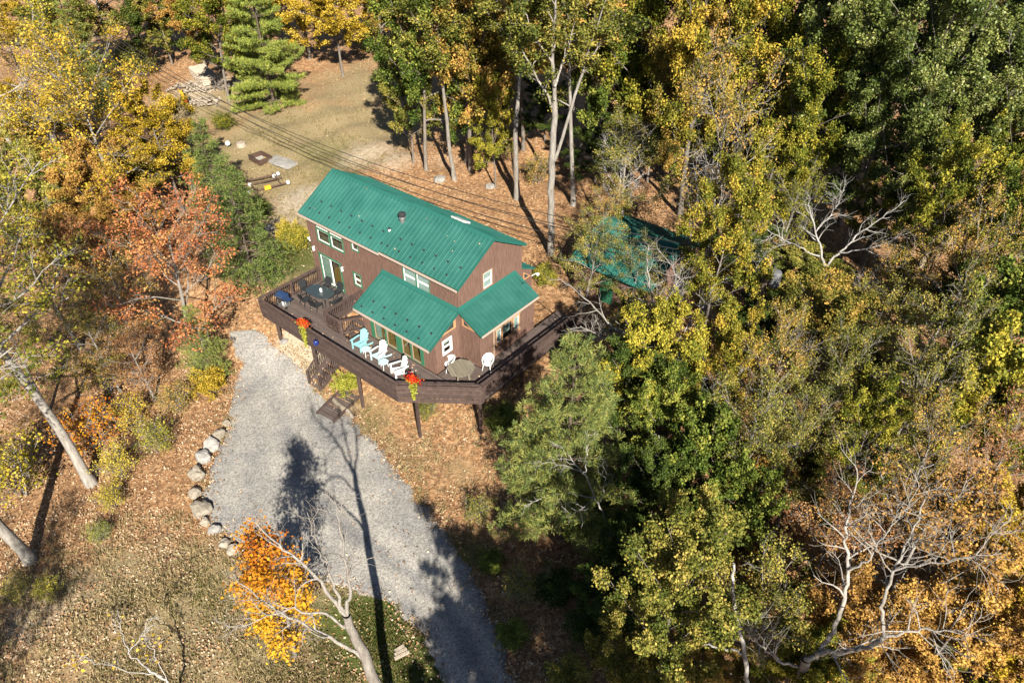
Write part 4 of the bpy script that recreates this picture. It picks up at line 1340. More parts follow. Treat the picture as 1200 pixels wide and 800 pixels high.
def branch_out(wood, tips, main, r0, rng, nsub, ntw, sub_len, tw_len, lift, from_t=.25, twr=.012, wob=.16):
    """sub-branches and twigs along one main limb"""
    m = len(main)
    for i in range(nsub):
        t = from_t + (1 - from_t) * (i + rng.random()) / nsub
        f = min(t * (m - 1), m - 1.001); k = int(f)
        p = main[k] + (main[k + 1] - main[k]) * (f - k)
        d = unit(main[k + 1] - main[k])
        sl = sub_len * (1.1 - .55 * t) * rng.uniform(.7, 1.25)
        c = curve(p, side(d, rng.uniform(.5, 1.1), rng), sl, 5, rng, wob, lift)
        rr_ = max(r0 * (1 - .75 * t) * .5, twr * 1.5)
        wood.limb(c, np.linspace(rr_, twr, 5), 4)
        for j in range(ntw):
            tt_ = .25 + .75 * (j + rng.random()) / ntw
            f2 = min(tt_ * 4, 3.999); k2 = int(f2)
            q = c[k2] + (c[k2 + 1] - c[k2]) * (f2 - k2)
            d2 = unit(c[k2 + 1] - c[k2])
            tw = curve(q, side(d2, rng.uniform(.4, 1.0), rng), tw_len * rng.uniform(.6, 1.3), 4, rng, wob * 1.2, lift)
            wood.limb(tw, [twr, twr * .75, twr * .6, twr * .3], 3)
            tips.append(tw)


def foliage(tips, per, size, rng, spread=.22, drop=0.0, up=1.1, keep=1.0, aspect=.72, grp=6):
    gid = np.arange(len(tips)) // grp                      # twigs of one bough turn colour together
    gt = rng.uniform(0, 1, gid.max() + 1)
    sel = [i for i in range(len(tips)) if rng.random() < keep * (.65 + .7 * gt[gid[i]] if keep < 1 else 1)]
    tips = [tips[i] for i in sel]
    gsel = gt[gid[sel]]
    T = np.array(tips)                                     # twigs x 4 x 3
    n = len(T)
    cnt = np.maximum(1, rng.poisson(per, n))
    ii = np.repeat(np.arange(n), cnt)
    s = rng.uniform(.3, 1.05, len(ii)) * 3
    k = np.minimum(s.astype(int), 2); f = (s - k)[:, None]
    c = T[ii, k] * (1 - f) + T[ii, k + 1] * f + rng.normal(0, spread, (len(ii), 3)) * [1, 1, .7]
    c[:, 2] -= drop
    clump = .6 * gsel + .4 * rng.uniform(0, 1, n)
    tone = .5 + (clump[ii] - .5) * .75 + rng.normal(0, .15, len(ii))
    ln = size * rng.uniform(.7, 1.3, len(ii))
    v, q = leaves(c, ln, ln * aspect, rng, up)
    return v, q, tone


PROTO = {}


def broadleaf(key, seed, H, R, cb, nl, nsub, ntw, per, size, keep=1.0, spread=.24, trunk_r=None, bark='bark', sub_len=1.7, tw_len=.75, lift=.07, limb_up=(.35, .9), stems=1, wob=.12, tw_r=.010, hue=False):
    rng = np.random.default_rng(seed)
    w = Wood(); tips = []
    r0 = trunk_r or H * .015
    for st in range(stems):
        az = st * 2.4 + rng.random()
        lean = np.array([math.cos(az), math.sin(az), 0]) * (0 if stems == 1 else .28)
        top = H * .86
        n = 12
        tr_ = curve((0, 0, -.3), np.array([0, 0, 1.0]) + lean + rng.normal(0, .03, 3), top, n, rng, .035, .05)
        rad = r0 * (1 - .80 * np.linspace(0, 1, n) ** 1.1); rad[0] *= 1.35
        w.limb(tr_, rad, 9)
        for i in range(nl):
            t = (i + .5 * rng.random()) / nl
            z = cb + t * (top - cb)
            f = min((z + .3) / top * (n - 1), n - 1.001); k = int(max(f, 0))
            p = tr_[k] + (tr_[k + 1] - tr_[k]) * (f - k)
            a = i * 2.399 + rng.uniform(-.5, .5) + st
            e = limb_up[0] + (limb_up[1] - limb_up[0]) * t + rng.uniform(-.15, .15)
            prof = math.sin(math.pi * min(1, .22 + .72 * t)) ** .8
            ln = R * (.45 + .75 * prof) * rng.uniform(.8, 1.12) / max(.45, math.cos(e)) * .82
            ln = min(ln, (H - z) * 1.1 / max(.3, math.sin(e)) + .5, R * 1.5)
            d = np.array([math.cos(a) * math.cos(e), math.sin(a) * math.cos(e), math.sin(e)])
            c = curve(p, d, ln, 7, rng, wob, lift * .6)
            rl = max(.018, r0 * (1 - .75 * t) * .36)
            w.limb(c, np.linspace(rl, tw_r * 1.6, 7), 6)
            branch_out(w, tips, c, rl, rng, nsub, ntw, sub_len * R / 4, tw_len, lift, wob=wob * 1.2, twr=tw_r)
        branch_out(w, tips, tr_[-4:], r0 * .3, rng, nsub, ntw, sub_len * R / 4, tw_len, lift, from_t=.1, twr=tw_r)
    cm = None
    if per > 0:
        v, q, tone = foliage(tips, per, size, rng, spread, keep=keep, grp=ntw)
        if hue:                               # leaves turn redder towards the top of the tree
            tone = tone * .55 + .77 - .74 * v[::4, 2] / H
        cm = arr_mesh(key + '_crown', v, q, PAL['olive'], tone)
    PROTO[key] = (w.mesh(key + '_wood', M[bark]), cm, H, R, (cb + H) / 2)


def conifer(key, seed, H, R, cb, step, nbr, per, blade, width, droop, up_tip, pal, bark='bark_dark', irregular=.25, tuft=.16):
    rng = np.random.default_rng(seed)
    w = Wood(); pts = []; dirs = []
    tr_ = curve((0, 0, -.3), (0, 0, 1), H + .2, 10, rng, .015, .05)
    w.limb(tr_, H * .014 * (1 - .9 * np.linspace(0, 1, 10)), 8)
    z = cb
    while z < H * .985:
        t = (z - cb) / (H - cb)
        f = min((z + .3) / (H + .2) * 9, 8.999); k = int(f)
        base = tr_[k] + (tr_[k + 1] - tr_[k]) * (f - k)
        for b_ in range(nbr):
            a = rng.uniform(0, 6.283)
            ln = R * ((1 - t) ** .75 * .93 + .07) * rng.uniform(1 - irregular * 1.5, 1 + irregular)
            if t < .2: ln *= .75 + t
            c = curve(base + np.array([0, 0, rng.uniform(-.12, .12)]), (math.cos(a), math.sin(a), -droop + .35 * t), ln, 6, rng, .07, up_tip)
            w.limb(c, np.linspace(.035 * (1 - t) + .012, .006, 6), 4)
            ns = max(3, int(ln / .26))
            for s in range(ns):
                u_ = .22 + .78 * (s + .5) / ns
                f2 = min(u_ * 5, 4.999); k2 = int(f2)
                q = c[k2] + (c[k2 + 1] - c[k2]) * (f2 - k2)
                d = unit(c[k2 + 1] - c[k2])
                sidev = unit(np.cross(d, [0, 0, 1])) * (1 if s % 2 else -1)
                tl = (.25 + .42 * ln * (1 - u_) ** .7 * .6) * rng.uniform(.7, 1.2)
                tw = curve(q, d * .75 + sidev + np.array([0, 0, .12]), tl, 3, rng, .08, up_tip)
                w.limb(tw, [.008, .006, .003], 3)
                m = max(2, int(tl / .16))
                for g_ in range(m):
                    tt_ = (g_ + 1) / m
                    pts.append(tw[0] + (tw[2] - tw[0]) * tt_ + rng.normal(0, .03, 3)); dirs.append(unit(tw[2] - tw[0]))
            pts.append(c[-1]); dirs.append(unit(c[-1] - c[-2]))
        z += step * rng.uniform(.8, 1.2)
    P_ = np.array(pts); D = np.array(dirs)
    ii = np.repeat(np.arange(len(P_)), per)
    ax = D[ii] * .8 + rng.normal(0, .75, (len(ii), 3)); ax[:, 2] += .25
    ax /= np.linalg.norm(ax, axis=1)[:, None]
    ln = blade * rng.uniform(.7, 1.3, len(ii))
    cen = P_[ii] + ax * ln[:, None] * .5 + rng.normal(0, tuft * .3, (len(ii), 3))
    clump = rng.uniform(0, 1, len(P_))
    tone = .5 + (clump[ii] - .5) * .45 + rng.normal(0, .16, len(ii))
    v, q = leaves(cen, ln, width, rng, .6, axis=ax, fold=.04)
    PROTO[key] = (w.mesh(key + '_wood', M[bark]), arr_mesh(key + '_crown', v, q, PAL[pal], tone), H, R, (cb + H) * .45)


broadleaf('round_a', 11, 12, 4.2, 3.2, 18, 6, 7, 44, .18, spread=.17, tw_len=.52, sub_len=1.9)
broadleaf('round_b', 12, 13, 4.0, 3.6, 19, 6, 7, 46, .17, spread=.16, tw_len=.50, sub_len=1.9)
broadleaf('round_c', 13, 11, 4.4, 2.8, 17, 6, 7, 44, .19, spread=.17, tw_len=.55, sub_len=2.0)
broadleaf('tall_a', 21, 19, 3.9, 10.5, 16, 6, 7, 36, .17, spread=.17, tw_len=.52, sub_len=1.9, trunk_r=.24, bark='bark_pale', limb_up=(.45, 1.0))
broadleaf('tall_b', 22, 18, 3.6, 9.5, 15, 6, 7, 34, .17, spread=.17, tw_len=.52, sub_len=1.9, trunk_r=.19, bark='bark_pale', limb_up=(.5, 1.05))
broadleaf('tall_c', 23, 20, 4.6, 11, 17, 6, 7, 34, .17, spread=.17, tw_len=.52, sub_len=1.9, trunk_r=.30, bark='bark_pale', limb_up=(.5, 1.0))
broadleaf('sparse_a', 31, 12, 4.1, 3.2, 14, 8, 6, 19, .14, keep=.66, spread=.20, tw_len=.65, bark='bark_pale', wob=.15)
broadleaf('sparse_b', 32, 12.5, 3.9, 3.4, 14, 8, 6, 17, .14, keep=.50, spread=.20, tw_len=.65, bark='bark_pale', wob=.16)
broadleaf('sparse_c', 33, 18, 5.2, 8.5, 15, 8, 7, 24, .13, keep=.5, spread=.24, tw_len=.7, trunk_r=.26, bark='bark_white', wob=.15, tw_r=.016)
broadleaf('bare_a', 41, 11, 3.6, 3.6, 11, 7, 5, 0, .1, bark='bark_dead', wob=.17, tw_r=.014)
broadleaf('bare_b', 42, 9, 3.0, 2.6, 10, 7, 5, 1.0, .15, keep=.25, bark='bark_dead', wob=.18, tw_r=.014)
broadleaf('shrub_a', 51, 2.4, 1.5, .2, 8, 5, 4, 13, .13, stems=3, trunk_r=.04, bark='bark', sub_len=2.0, tw_len=.4, spread=.14, tw_r=.006)
broadleaf('shrub_b', 52, 1.8, 1.6, .15, 7, 5, 4, 12, .12, stems=4, trunk_r=.03, bark='bark', sub_len=2.0, tw_len=.4, spread=.14, tw_r=.006)
broadleaf('shrub_c', 53, 2.6, 1.4, .3, 8, 5, 4, 6, .12, keep=.7, stems=3, trunk_r=.035, bark='bark_pale', sub_len=2.0, tw_len=.45, spread=.16, tw_r=.007)
broadleaf('sapling_a', 61, 6.5, 1.9, 1.4, 15, 6, 5, 15, .16, trunk_r=.08, limb_up=(.5, 1.0), sub_len=2.2, tw_len=.5, spread=.18, tw_r=.008)
broadleaf('sapling_b', 62, 10.2, .85, 1.4, 24, 7, 6, 11, .125, keep=.66, hue=True, trunk_r=.10, limb_up=(.5, 1.15), sub_len=3.0, tw_len=.42, spread=.15, tw_r=.007)
broadleaf('round_d', 14, 12.5, 4.3, 3.4, 16, 7, 6, 26, .27, spread=.20, tw_len=.6, wob=.16)
broadleaf('round_e', 15, 13.5, 3.8, 4.2, 21, 6, 7, 50, .15, spread=.16, tw_len=.5, limb_up=(.5, 1.1))
conifer('pine_a', 71, 13, 4.1, 1.2, .55, 6, 22, .24, .026, .05, .07, 'pine', irregular=.3)
conifer('pine_b', 72, 13, 4.2, .8, .85, 8, 26, .26, .04, .10, .05, 'pine_yg', irregular=.25)
conifer('hemlock_a', 73, 9, 2.7, .5, .40, 6, 12, .17, .036, .20, .01, 'hemlock', irregular=.3)


def px_scale(t):
    return t / FPX


TREES = []


def plant(proto, p, s, pal, name, label, cat='tree', group=None, rz=None, lean=None, sz=1.0):
    wood, crown, H, R, hc = PROTO[proto]
    rr_ = random.Random(int(abs(p[0] * 131 + p[1] * 71) * 10) + len(TREES))
    t = thing(name, label, cat, (p[0], p[1], float(ground(p[0], p[1])) - .05), rr_.uniform(0, 6.283) if rz is None else rz, group)
    t.scale = (s, s, s * sz)
    if lean:
        t.rotation_euler = (lean[0], lean[1], t.rotation_euler[2])
    put('trunk' if 'shrub' not in proto else 'stems', wood, t)
    if crown:
        c = put('crown' if 'shrub' not in proto else 'foliage', crown, t)
        if pal:
            c.material_slots[0].link = 'OBJECT'
            c.material_slots[0].material = PAL[pal]
    TREES.append(t)
    return t


def crown_at(proto, px, py, rpx, pal, name, label, cat='tree', group=None, sz=1.0, **kw):
    """stand a tree so that the middle of its crown is seen at (px,py) with a radius of rpx"""
    H, R, hc = PROTO[proto][2:]
    s = 1.0
    for _ in range(6):
        p, t = hit(px, py, hc * s * sz)
        s = rpx * t / FPX / R
    return plant(proto, p, s, pal, name, label, cat, group, sz=sz, **kw)


def base_at(proto, px, py, Hm, pal, name, label, cat='tree', group=None, **kw):
    p, t = hit(px, py)
    return plant(proto, p, Hm / PROTO[proto][2], pal, name, label, cat, group, **kw)

# left side
base_at('sparse_c', 108, 567, 19, 'yg', 'broadleaf_tree', 'big tree with thick white trunk leaning out of the left slope, thin yellow-green leaves', rz=.4)
base_at('sparse_c', 37, 656, 19, 'yg', 'broadleaf_tree', 'thick white trunk at the left edge, lowest of the leaning trunks', rz=2.2)
base_at('sparse_c', 70, 262, 17, 'gold', 'broadleaf_tree', 'grey trunked tree with a broad golden crown at the left edge', rz=1.1)
G_L = 'autumn trees on the left slope'
for a in [
    ('sparse_a', 118, 150, 82, 'gold', 'broadleaf_tree', 'wide golden tree with bare white boughs at upper left'),
    ('sparse_b', 40, 90, 70, 'yellow', 'broadleaf_tree', 'yellow tree in the upper left corner, beside dark conifers'),
    ('round_b', 190, 165, 45, 'gold', 'broadleaf_tree', 'dense golden orange crown at the edge of the dark lawn shade'),
    ('round_a', 105, 235, 46, 'rustgold', 'broadleaf_tree', 'rusty gold tree behind the salmon maple'),
    ('round_c', 25, 235, 55, 'olive', 'broadleaf_tree', 'olive crown under the golden tree at the left edge'),
    ('sparse_b', 50, 310, 62, 'yg', 'broadleaf_tree', 'sparse yellow-green tree at the left edge above the white trunk'),
    ('sparse_a', 22, 415, 50, 'yg', 'broadleaf_tree', 'airy yellow-green tree at the left edge beside the white trunk'),
    ('sparse_b', 112, 392, 44, 'oliveor', 'broadleaf_tree', 'airy olive tree above the orange seedling'),
    ('sparse_b', 160, 415, 36, 'rust', 'broadleaf_tree', 'thin rust tree on the slope below the salmon maple'),
    ('round_c', 105, 300, 36, 'rust', 'broadleaf_tree', 'dark rust crown between yellow-green and salmon trees'),
    ('sparse_b', 130, 350, 50, 'oliveor', 'broadleaf_tree', 'thin brownish tree left of the salmon maple'),
    ('round_b', 75, 20, 50, 'olive', 'broadleaf_tree', 'olive tree at the top edge left of the white leaning pole trunk'),
    ('round_a', 150, 5, 42, 'dark', 'broadleaf_tree', 'dark green tree at the top edge right of the leaning trunk'),
    ('round_c', 187, 22, 34, 'olive', 'broadleaf_tree', 'small olive tree at the top end of the overhead cables'),
    ('round_b', 222, 5, 36, 'rustgold', 'broadleaf_tree', 'orange tree at the top edge above the firewood'),
    ('round_a', 250, 42, 44, 'yg', 'broadleaf_tree', 'bright yellow-green tree behind the firewood stack'),
    ('round_c', 392, 18, 46, 'gold', 'broadleaf_tree', 'golden orange tree beyond the back lawn, right of the big pine'),
    ('round_b', 440, -5, 40, 'oliveor', 'broadleaf_tree', 'olive and orange tree at the top edge above the lawn'),
    ('round_a', 350, -12, 44, 'gold', 'broadleaf_tree', 'golden tree at the top edge behind the big pine'),
    ('round_a', 290, -20, 44, 'yg', 'broadleaf_tree', 'yellow-green tree at the top edge left of the big pine'),
]:
    crown_at(*a, group=G_L)
base_at('sparse_a', 233, 437, 11.2, 'salmon', 'maple_tree', 'salmon red maple with thin pale trunk left of the drive', rz=.6)
crown_at('hemlock_a', 283, 268, 50, 'hemlock', 'hemlock_tree', 'dark green hemlock between the salmon maple and the house', cat='conifer')
crown_at('hemlock_a', 250, 212, 42, 'hemlock', 'hemlock_tree', 'dark green hemlock behind the salmon maple', cat='conifer')
crown_at('hemlock_a', 236, 405, 32, 'hemlock', 'hemlock_tree', 'low green hemlock under the salmon maple', cat='conifer')
crown_at('hemlock_a', 95, 70, 36, 'hemlock', 'hemlock_tree', 'soft green conifer beside the leaning white trunk', cat='conifer')
crown_at('hemlock_a', 60, 45, 34, 'hemlock', 'hemlock_tree', 'dark conifer behind the yellow tree at upper left', cat='conifer')
base_at('pine_b', 322, 126, 13.5, 'pine_yg', 'pine_tree', 'big layered yellow-green pine on the back lawn', cat='conifer')
base_at('round_e', 738, 548, 7.5, 'dark', 'broadleaf_tree', 'deep green tree close behind the right side of the pine')
crown_at('pine_a', 664, 530, 100, 'pine', 'pine_tree', 'large blue-green pine right of the deck', cat='conifer', sz=1.02)

# tall straight trunks behind the house
G_T = 'tall straight trunks behind the house'
base_at('tall_b', 533, 211, 17, 'olive', 'broadleaf_tree', 'slim pale trunk nearest the lawn behind the house', group=G_T)
base_at('tall_b', 547, 191, 17, 'oliveor', 'broadleaf_tree', 'very thin pale trunk just right of the nearest slim trunk', group=G_T)
base_at('tall_c', 561, 163, 19, 'green', 'broadleaf_tree', 'thick shaded trunk set back between the slim trunks', group=G_T)
base_at('tall_a', 606, 233, 18, 'olive', 'broadleaf_tree', 'straight pale trunk left of the forked trunk behind the house', group=G_T)
base_at('tall_b', 672, 241, 18, 'oliveor', 'broadleaf_tree', 'slim pale trunk just right of the forked trunk', group=G_T)
base_at('tall_b', 664, 187, 15, 'yg', 'broadleaf_tree', 'short thin trunk in the shade behind the forked trunk', group=G_T)
base_at('tall_a', 208, 52, 17, 'rustgold', 'broadleaf_tree', 'pale trunk at the top of the cable cutting')
base_at('tall_b', 284, 88, 15, 'yg', 'broadleaf_tree', 'thin grey trunk between firewood and big pine')
base_at('bare_a', 130, 70, 13, None, 'dead_tree', 'bare white leaning trunk at the top left edge', lean=(0, -.06))

G_B = 'mixed woods behind the house'
for a in [
    ('round_a', 488, 55, 54, 'green', 'broadleaf_tree', 'green tree at the right edge of the back lawn'),
    ('round_c', 478, 120, 30, 'olive', 'broadleaf_tree', 'small olive tree in front of the green tree by the lawn'),
    ('round_b', 545, 30, 55, 'oliveor', 'broadleaf_tree', 'olive orange crown at the top edge above the slim trunks'),
    ('round_c', 560, 95, 42, 'oliveor', 'broadleaf_tree', 'orange tinted crown behind the slim trunks'),
    ('round_a', 615, 15, 58, 'olive', 'broadleaf_tree', 'olive crown at the top edge left of the forked trunk'),
    ('round_b', 690, 15, 58, 'olive', 'broadleaf_tree', 'olive crown at the top edge right of the forked trunk'),
    ('round_a', 580, 150, 26, 'yg', 'broadleaf_tree', 'small yellow-green tree among the slim trunks'),
    ('round_c', 715, 95, 48, 'green', 'broadleaf_tree', 'green crown right of the slim trunks, above the grey bushes'),
    ('round_b', 755, 45, 55, 'yg', 'broadleaf_tree', 'yellow-green crown at the top middle of the woods'),
    ('round_c', 770, 120, 40, 'olive', 'broadleaf_tree', 'olive crown above the shed, behind the twin grey trunks'),
    ('round_e', 830, 45, 62, 'gg', 'broadleaf_tree', 'golden green crown at the top edge, brightest of the upper woods'),
    ('round_b', 815, 115, 45, 'oliveor', 'broadleaf_tree', 'orange and olive crown just below the bright golden green one'),
    ('round_c', 890, 30, 55, 'oliveor', 'broadleaf_tree', 'orange tipped crown at the top edge left of the dark oaks'),
    ('round_a', 885, 110, 45, 'yg', 'broadleaf_tree', 'yellow-green crown left of the dark oaks'),
    ('round_b', 945, 165, 44, 'yg', 'broadleaf_tree', 'shaded yellow-green crown under the dark oaks'),
    ('round_c', 900, 215, 38, 'yg', 'broadleaf_tree', 'yellow-green crown right of the twin grey trunks'),
]:
    crown_at(a[0], a[1], a[2], a[3] * 1.12, *a[4:], group=G_B, sz=1.45)
G_O = 'dark glossy oaks at upper right'
for a in [
    ('round_d', 965, 45, 62, 'oak', 'oak_tree', 'dark glossy oak at the top edge, leftmost of the oaks'),
    ('round_b', 985, 115, 58, 'oak', 'oak_tree', 'dark glossy oak overhanging the shaded gap'),
    ('round_e', 1055, 35, 66, 'oak', 'oak_tree', 'large dark oak at the top edge, second from the right corner'),
    ('round_d', 1130, 20, 62, 'oak', 'oak_tree', 'dark oak at the top edge near the right corner'),
    ('round_b', 1190, 75, 62, 'oak', 'oak_tree', 'dark oak at the right edge below the corner'),
    ('round_e', 1075, 115, 62, 'oak', 'oak_tree', 'broad dark oak in the middle of the upper right woods'),
    ('round_d', 1145, 140, 58, 'oak', 'oak_tree', 'dark oak near the right edge above the forked trunk'),
    ('round_b', 1095, 195, 48, 'oak', 'oak_tree', 'lowest dark oak, above the grey forked trunk'),
    ('round_e', 1030, 165, 46, 'oak', 'oak_tree', 'dark oak above the bare white tree'),
]:
    crown_at(a[0], a[1], a[2], a[3] * 1.12, *a[4:], group=G_O, sz=1.4)
base_at('tall_a', 1078, 312, 15, 'oak', 'oak_tree', 'oak with a tall grey forked trunk above the bare white tree', lean=(0, .05))

G_R = 'autumn woods right of the house'
for a in [
    ('sparse_a', 738, 205, 58, 'olive', 'broadleaf_tree', 'grey twiggy tree with olive leaves behind the shed'),
    ('sparse_b', 705, 255, 34, 'oliveor', 'broadleaf_tree', 'thin orange-olive tree right of the forked trunk'),
    ('sparse_a', 690, 300, 44, 'olive', 'broadleaf_tree', 'olive tree in front of the left end of the shed'),
    ('round_b', 735, 385, 32, 'olive', 'broadleaf_tree', 'olive green tree in front of the shed wall'),
    ('sparse_b', 742, 318, 36, 'olive', 'broadleaf_tree', 'twiggy olive tree screening the middle of the shed roof'),
    ('sparse_b', 760, 380, 50, 'oliveor', 'broadleaf_tree', 'thin leaved tree below the shed'),
    ('sparse_b', 855, 195, 60, 'oliveor', 'broadleaf_tree', 'twin trunked grey tree with bare upper twigs right of the shed'),
    ('round_a', 843, 300, 46, 'gg', 'broadleaf_tree', 'golden green tree right of the shed roof'),
    ('sparse_b', 920, 250, 40, 'yg', 'broadleaf_tree', 'yellow-green tree left of the bare white tree'),
    ('round_a', 1035, 245, 42, 'yg', 'broadleaf_tree', 'yellow-green tree right behind the bare white tree'),
    ('round_b', 1110, 262, 46, 'yg', 'broadleaf_tree', 'yellow-green tree at the foot of the grey forked trunk'),
    ('round_c', 1175, 225, 50, 'yg', 'broadleaf_tree', 'yellow-green tree at the right edge under the oaks'),
    ('round_a', 1185, 310, 52, 'green', 'broadleaf_tree', 'green tree at the right edge, level with the bare white tree'),
    ('sparse_a', 1120, 325, 48, 'oliveor', 'broadleaf_tree', 'thin orange-olive tree right of the bare white tree'),
    ('sparse_b', 1055, 330, 46, 'oliveor', 'broadleaf_tree', 'orange-olive tree at the lower right of the bare white tree'),
    ('round_c', 965, 395, 58, 'oliveor', 'broadleaf_tree', 'wide flat orange-olive crown right of the utility pole'),
    ('sparse_a', 1035, 400, 50, 'olive', 'broadleaf_tree', 'olive tree right of the wide flat orange-olive crown'),
    ('sparse_a', 1100, 410, 46, 'olive', 'broadleaf_tree', 'olive crown two trees right of the flat orange-olive one'),
    ('round_d', 1180, 400, 52, 'green', 'broadleaf_tree', 'broad green tree at the right edge, halfway down'),
    ('round_d', 1145, 470, 52, 'yg', 'broadleaf_tree', 'large leaved yellow-green tree near the right edge'),
    ('sparse_b', 1060, 470, 50, 'olive', 'broadleaf_tree', 'twiggy olive tree above the bleached dead tree'),
    ('sparse_a', 985, 470, 46, 'olive', 'broadleaf_tree', 'olive tree below the wide flat orange-olive crown'),
    ('sparse_a', 905, 450, 46, 'oliveor', 'broadleaf_tree', 'thin orange-olive tree below the utility pole'),
    ('round_a', 835, 440, 40, 'gg', 'broadleaf_tree', 'golden green tree between pine and utility pole'),
    ('round_c', 762, 446, 50, 'yg', 'broadleaf_tree', 'yellow-green tree just right of the pine top'),
    ('sparse_a', 875, 515, 52, 'olive', 'broadleaf_tree', 'pale twigged olive tree in the middle of the right woods'),
    ('sparse_a', 940, 535, 46, 'olive', 'broadleaf_tree', 'olive crown left of the bleached dead tree top'),
    ('round_a', 1015, 520, 40, 'yg', 'broadleaf_tree', 'yellow-green crown behind the bleached dead tree top'),
    ('sparse_b', 1095, 535, 46, 'oliveor', 'broadleaf_tree', 'orange-olive twiggy tree right above the bleached dead tree'),
    ('round_c', 1185, 510, 44, 'yg', 'broadleaf_tree', 'yellow-green tree at the right edge above the golden ones'),
    ('round_a', 775, 505, 40, 'green', 'broadleaf_tree', 'green tree touching the right side of the pine'),
    ('round_d', 825, 555, 44, 'green', 'broadleaf_tree', 'bright green tree right of the pine, lower'),
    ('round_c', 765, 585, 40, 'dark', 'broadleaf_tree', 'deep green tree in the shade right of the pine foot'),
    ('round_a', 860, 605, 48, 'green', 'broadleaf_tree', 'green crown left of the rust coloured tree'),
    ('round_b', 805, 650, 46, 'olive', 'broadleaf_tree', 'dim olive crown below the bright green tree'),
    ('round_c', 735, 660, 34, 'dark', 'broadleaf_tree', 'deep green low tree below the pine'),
    ('round_e', 790, 735, 66, 'olive', 'broadleaf_tree', 'broad yellow-olive crown at the bottom edge'),
    ('sparse_a', 880, 715, 64, 'olive', 'broadleaf_tree', 'yellow-olive crown left of the bleached dead tree foot'),
    ('round_c', 735, 775, 40, 'olive', 'broadleaf_tree', 'shaded olive crown at the bottom edge beside the dark slope'),
    ('sparse_a', 965, 625, 56, 'rust', 'broadleaf_tree', 'rust coloured tree left behind the bleached dead tree'),
    ('sparse_b', 1075, 640, 88, 'rustgold', 'broadleaf_tree', 'large rusty orange tree right behind the bleached dead tree'),
    ('round_b', 1015, 745, 60, 'rustgold', 'broadleaf_tree', 'orange brown crown under the bleached dead tree'),
    ('round_a', 1115, 745, 66, 'rustgold', 'broadleaf_tree', 'orange gold crown at the bottom right'),
    ('round_c', 1180, 620, 52, 'gold', 'broadleaf_tree', 'golden crown at the right edge, low'),
    ('round_b', 1200, 735, 56, 'gold', 'broadleaf_tree', 'golden crown in the bottom right corner'),
    ('sparse_b', 1160, 560, 48, 'rust', 'broadleaf_tree', 'brown twiggy tree above the golden crown at the right edge'),
    ('round_a', 940, 790, 50, 'yg', 'broadleaf_tree', 'yellow-olive crown at the bottom edge below the dead tree foot'),
]:
    near_shed = 680 < a[1] < 800 and a[2] < 400
    crown_at(a[0], a[1], a[2], a[3] * (.9 if near_shed else 1.0 if 880 < a[1] < 1080 and 220 < a[2] < 420 else 1.12), *a[4:], group=G_R, sz=1.0 if near_shed else 1.1 if (a[1] > 820 and a[2] > 560) or (880 < a[1] < 1080 and 220 < a[2] < 420) else 1.5)

UND = [(700, 180), (790, 170), (860, 150), (930, 110), (1010, 60), (1170, 30), (640, 130), (600, 60), (720, 10), (860, 0), (880, 290), (940, 330), (1080, 360), (1150, 350), (900, 390), (1010, 430), (1100, 460), (1180, 450), (820, 480), (900, 560), (980, 570), (1060, 560), (1120, 600), (850, 660), (930, 690), (760, 640), (830, 790), (1060, 790), (1150, 690), (1150, 800), (1000, 800), (700, 610), (720, 700), (760, 690), (150, 260), (60, 160), (10, 130), (60, 280), (150, 210), (20, 20)]
MARKS = [(700, 300, 'the shed'), (880, 370, 'the utility pole'), (970, 300, 'the bare white tree'), (645, 180, 'the forked trunk'), (1060, 90, 'the dark oaks'), (1010, 650, 'the bleached dead tree'), (655, 520, 'the large pine'), (855, 195, 'the twin grey trunks'),
         (1180, 420, 'the right edge green tree'), (1190, 640, 'the golden edge crown'), (800, 740, 'the yellow-olive bottom crown'), (205, 310, 'the salmon maple'), (110, 150, 'the wide golden tree'), (60, 450, 'the thick white trunk'), (40, 20, 'the top left corner')]
HUE = {'gold': 'golden', 'rustgold': 'rusty gold', 'oliveor': 'orange-olive', 'dark': 'deep green', 'olive': 'olive', 'green': 'green', 'yg': 'yellow-green'}
for i, (x, y) in enumerate(UND):
    lft = x < 300
    pl = (('gold', 'rustgold', 'oliveor') if lft else ('dark', 'green', 'dark', 'olive') if y < 560 else ('olive', 'yg', 'oliveor', 'rustgold') if x > 800 else ('dark', 'green'))  # darker leaf colours in the upper woods stand in for shaded gaps
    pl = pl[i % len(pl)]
    mx_, my_, mt = min(MARKS, key=lambda m: (m[0] - x) ** 2 + (m[1] - y) ** 2)
    dx, dy = x - mx_, y - my_
    way = ('below' if dy > 0 else 'above') if abs(dy) > 2 * abs(dx) else ('right of' if dx > 0 else 'left of') if abs(dx) > 2 * abs(dy) else ('lower ' if dy > 0 else 'upper ') + ('right of' if dx > 0 else 'left of')
    far = 'close to' if math.hypot(dx, dy) < 60 else 'away from'
    crown_at(('round_a', 'round_b', 'round_c')[i % 3], x, y, 34 + 9 * (i % 3), pl, 'understorey_tree',
             '%s low %s tree under taller crowns %s%s %s' % (('small', 'rounded', 'wide')[i % 3], HUE[pl], '' if far == 'close to' else 'well ', way, mt.replace('the thick ', 'the ').replace(' right edge green tree', ' green edge tree').replace('yellow-olive bottom crown', 'bottom olive crown')),
             group='low trees on the left slope' if lft else 'low trees in the right woods', sz=.62)
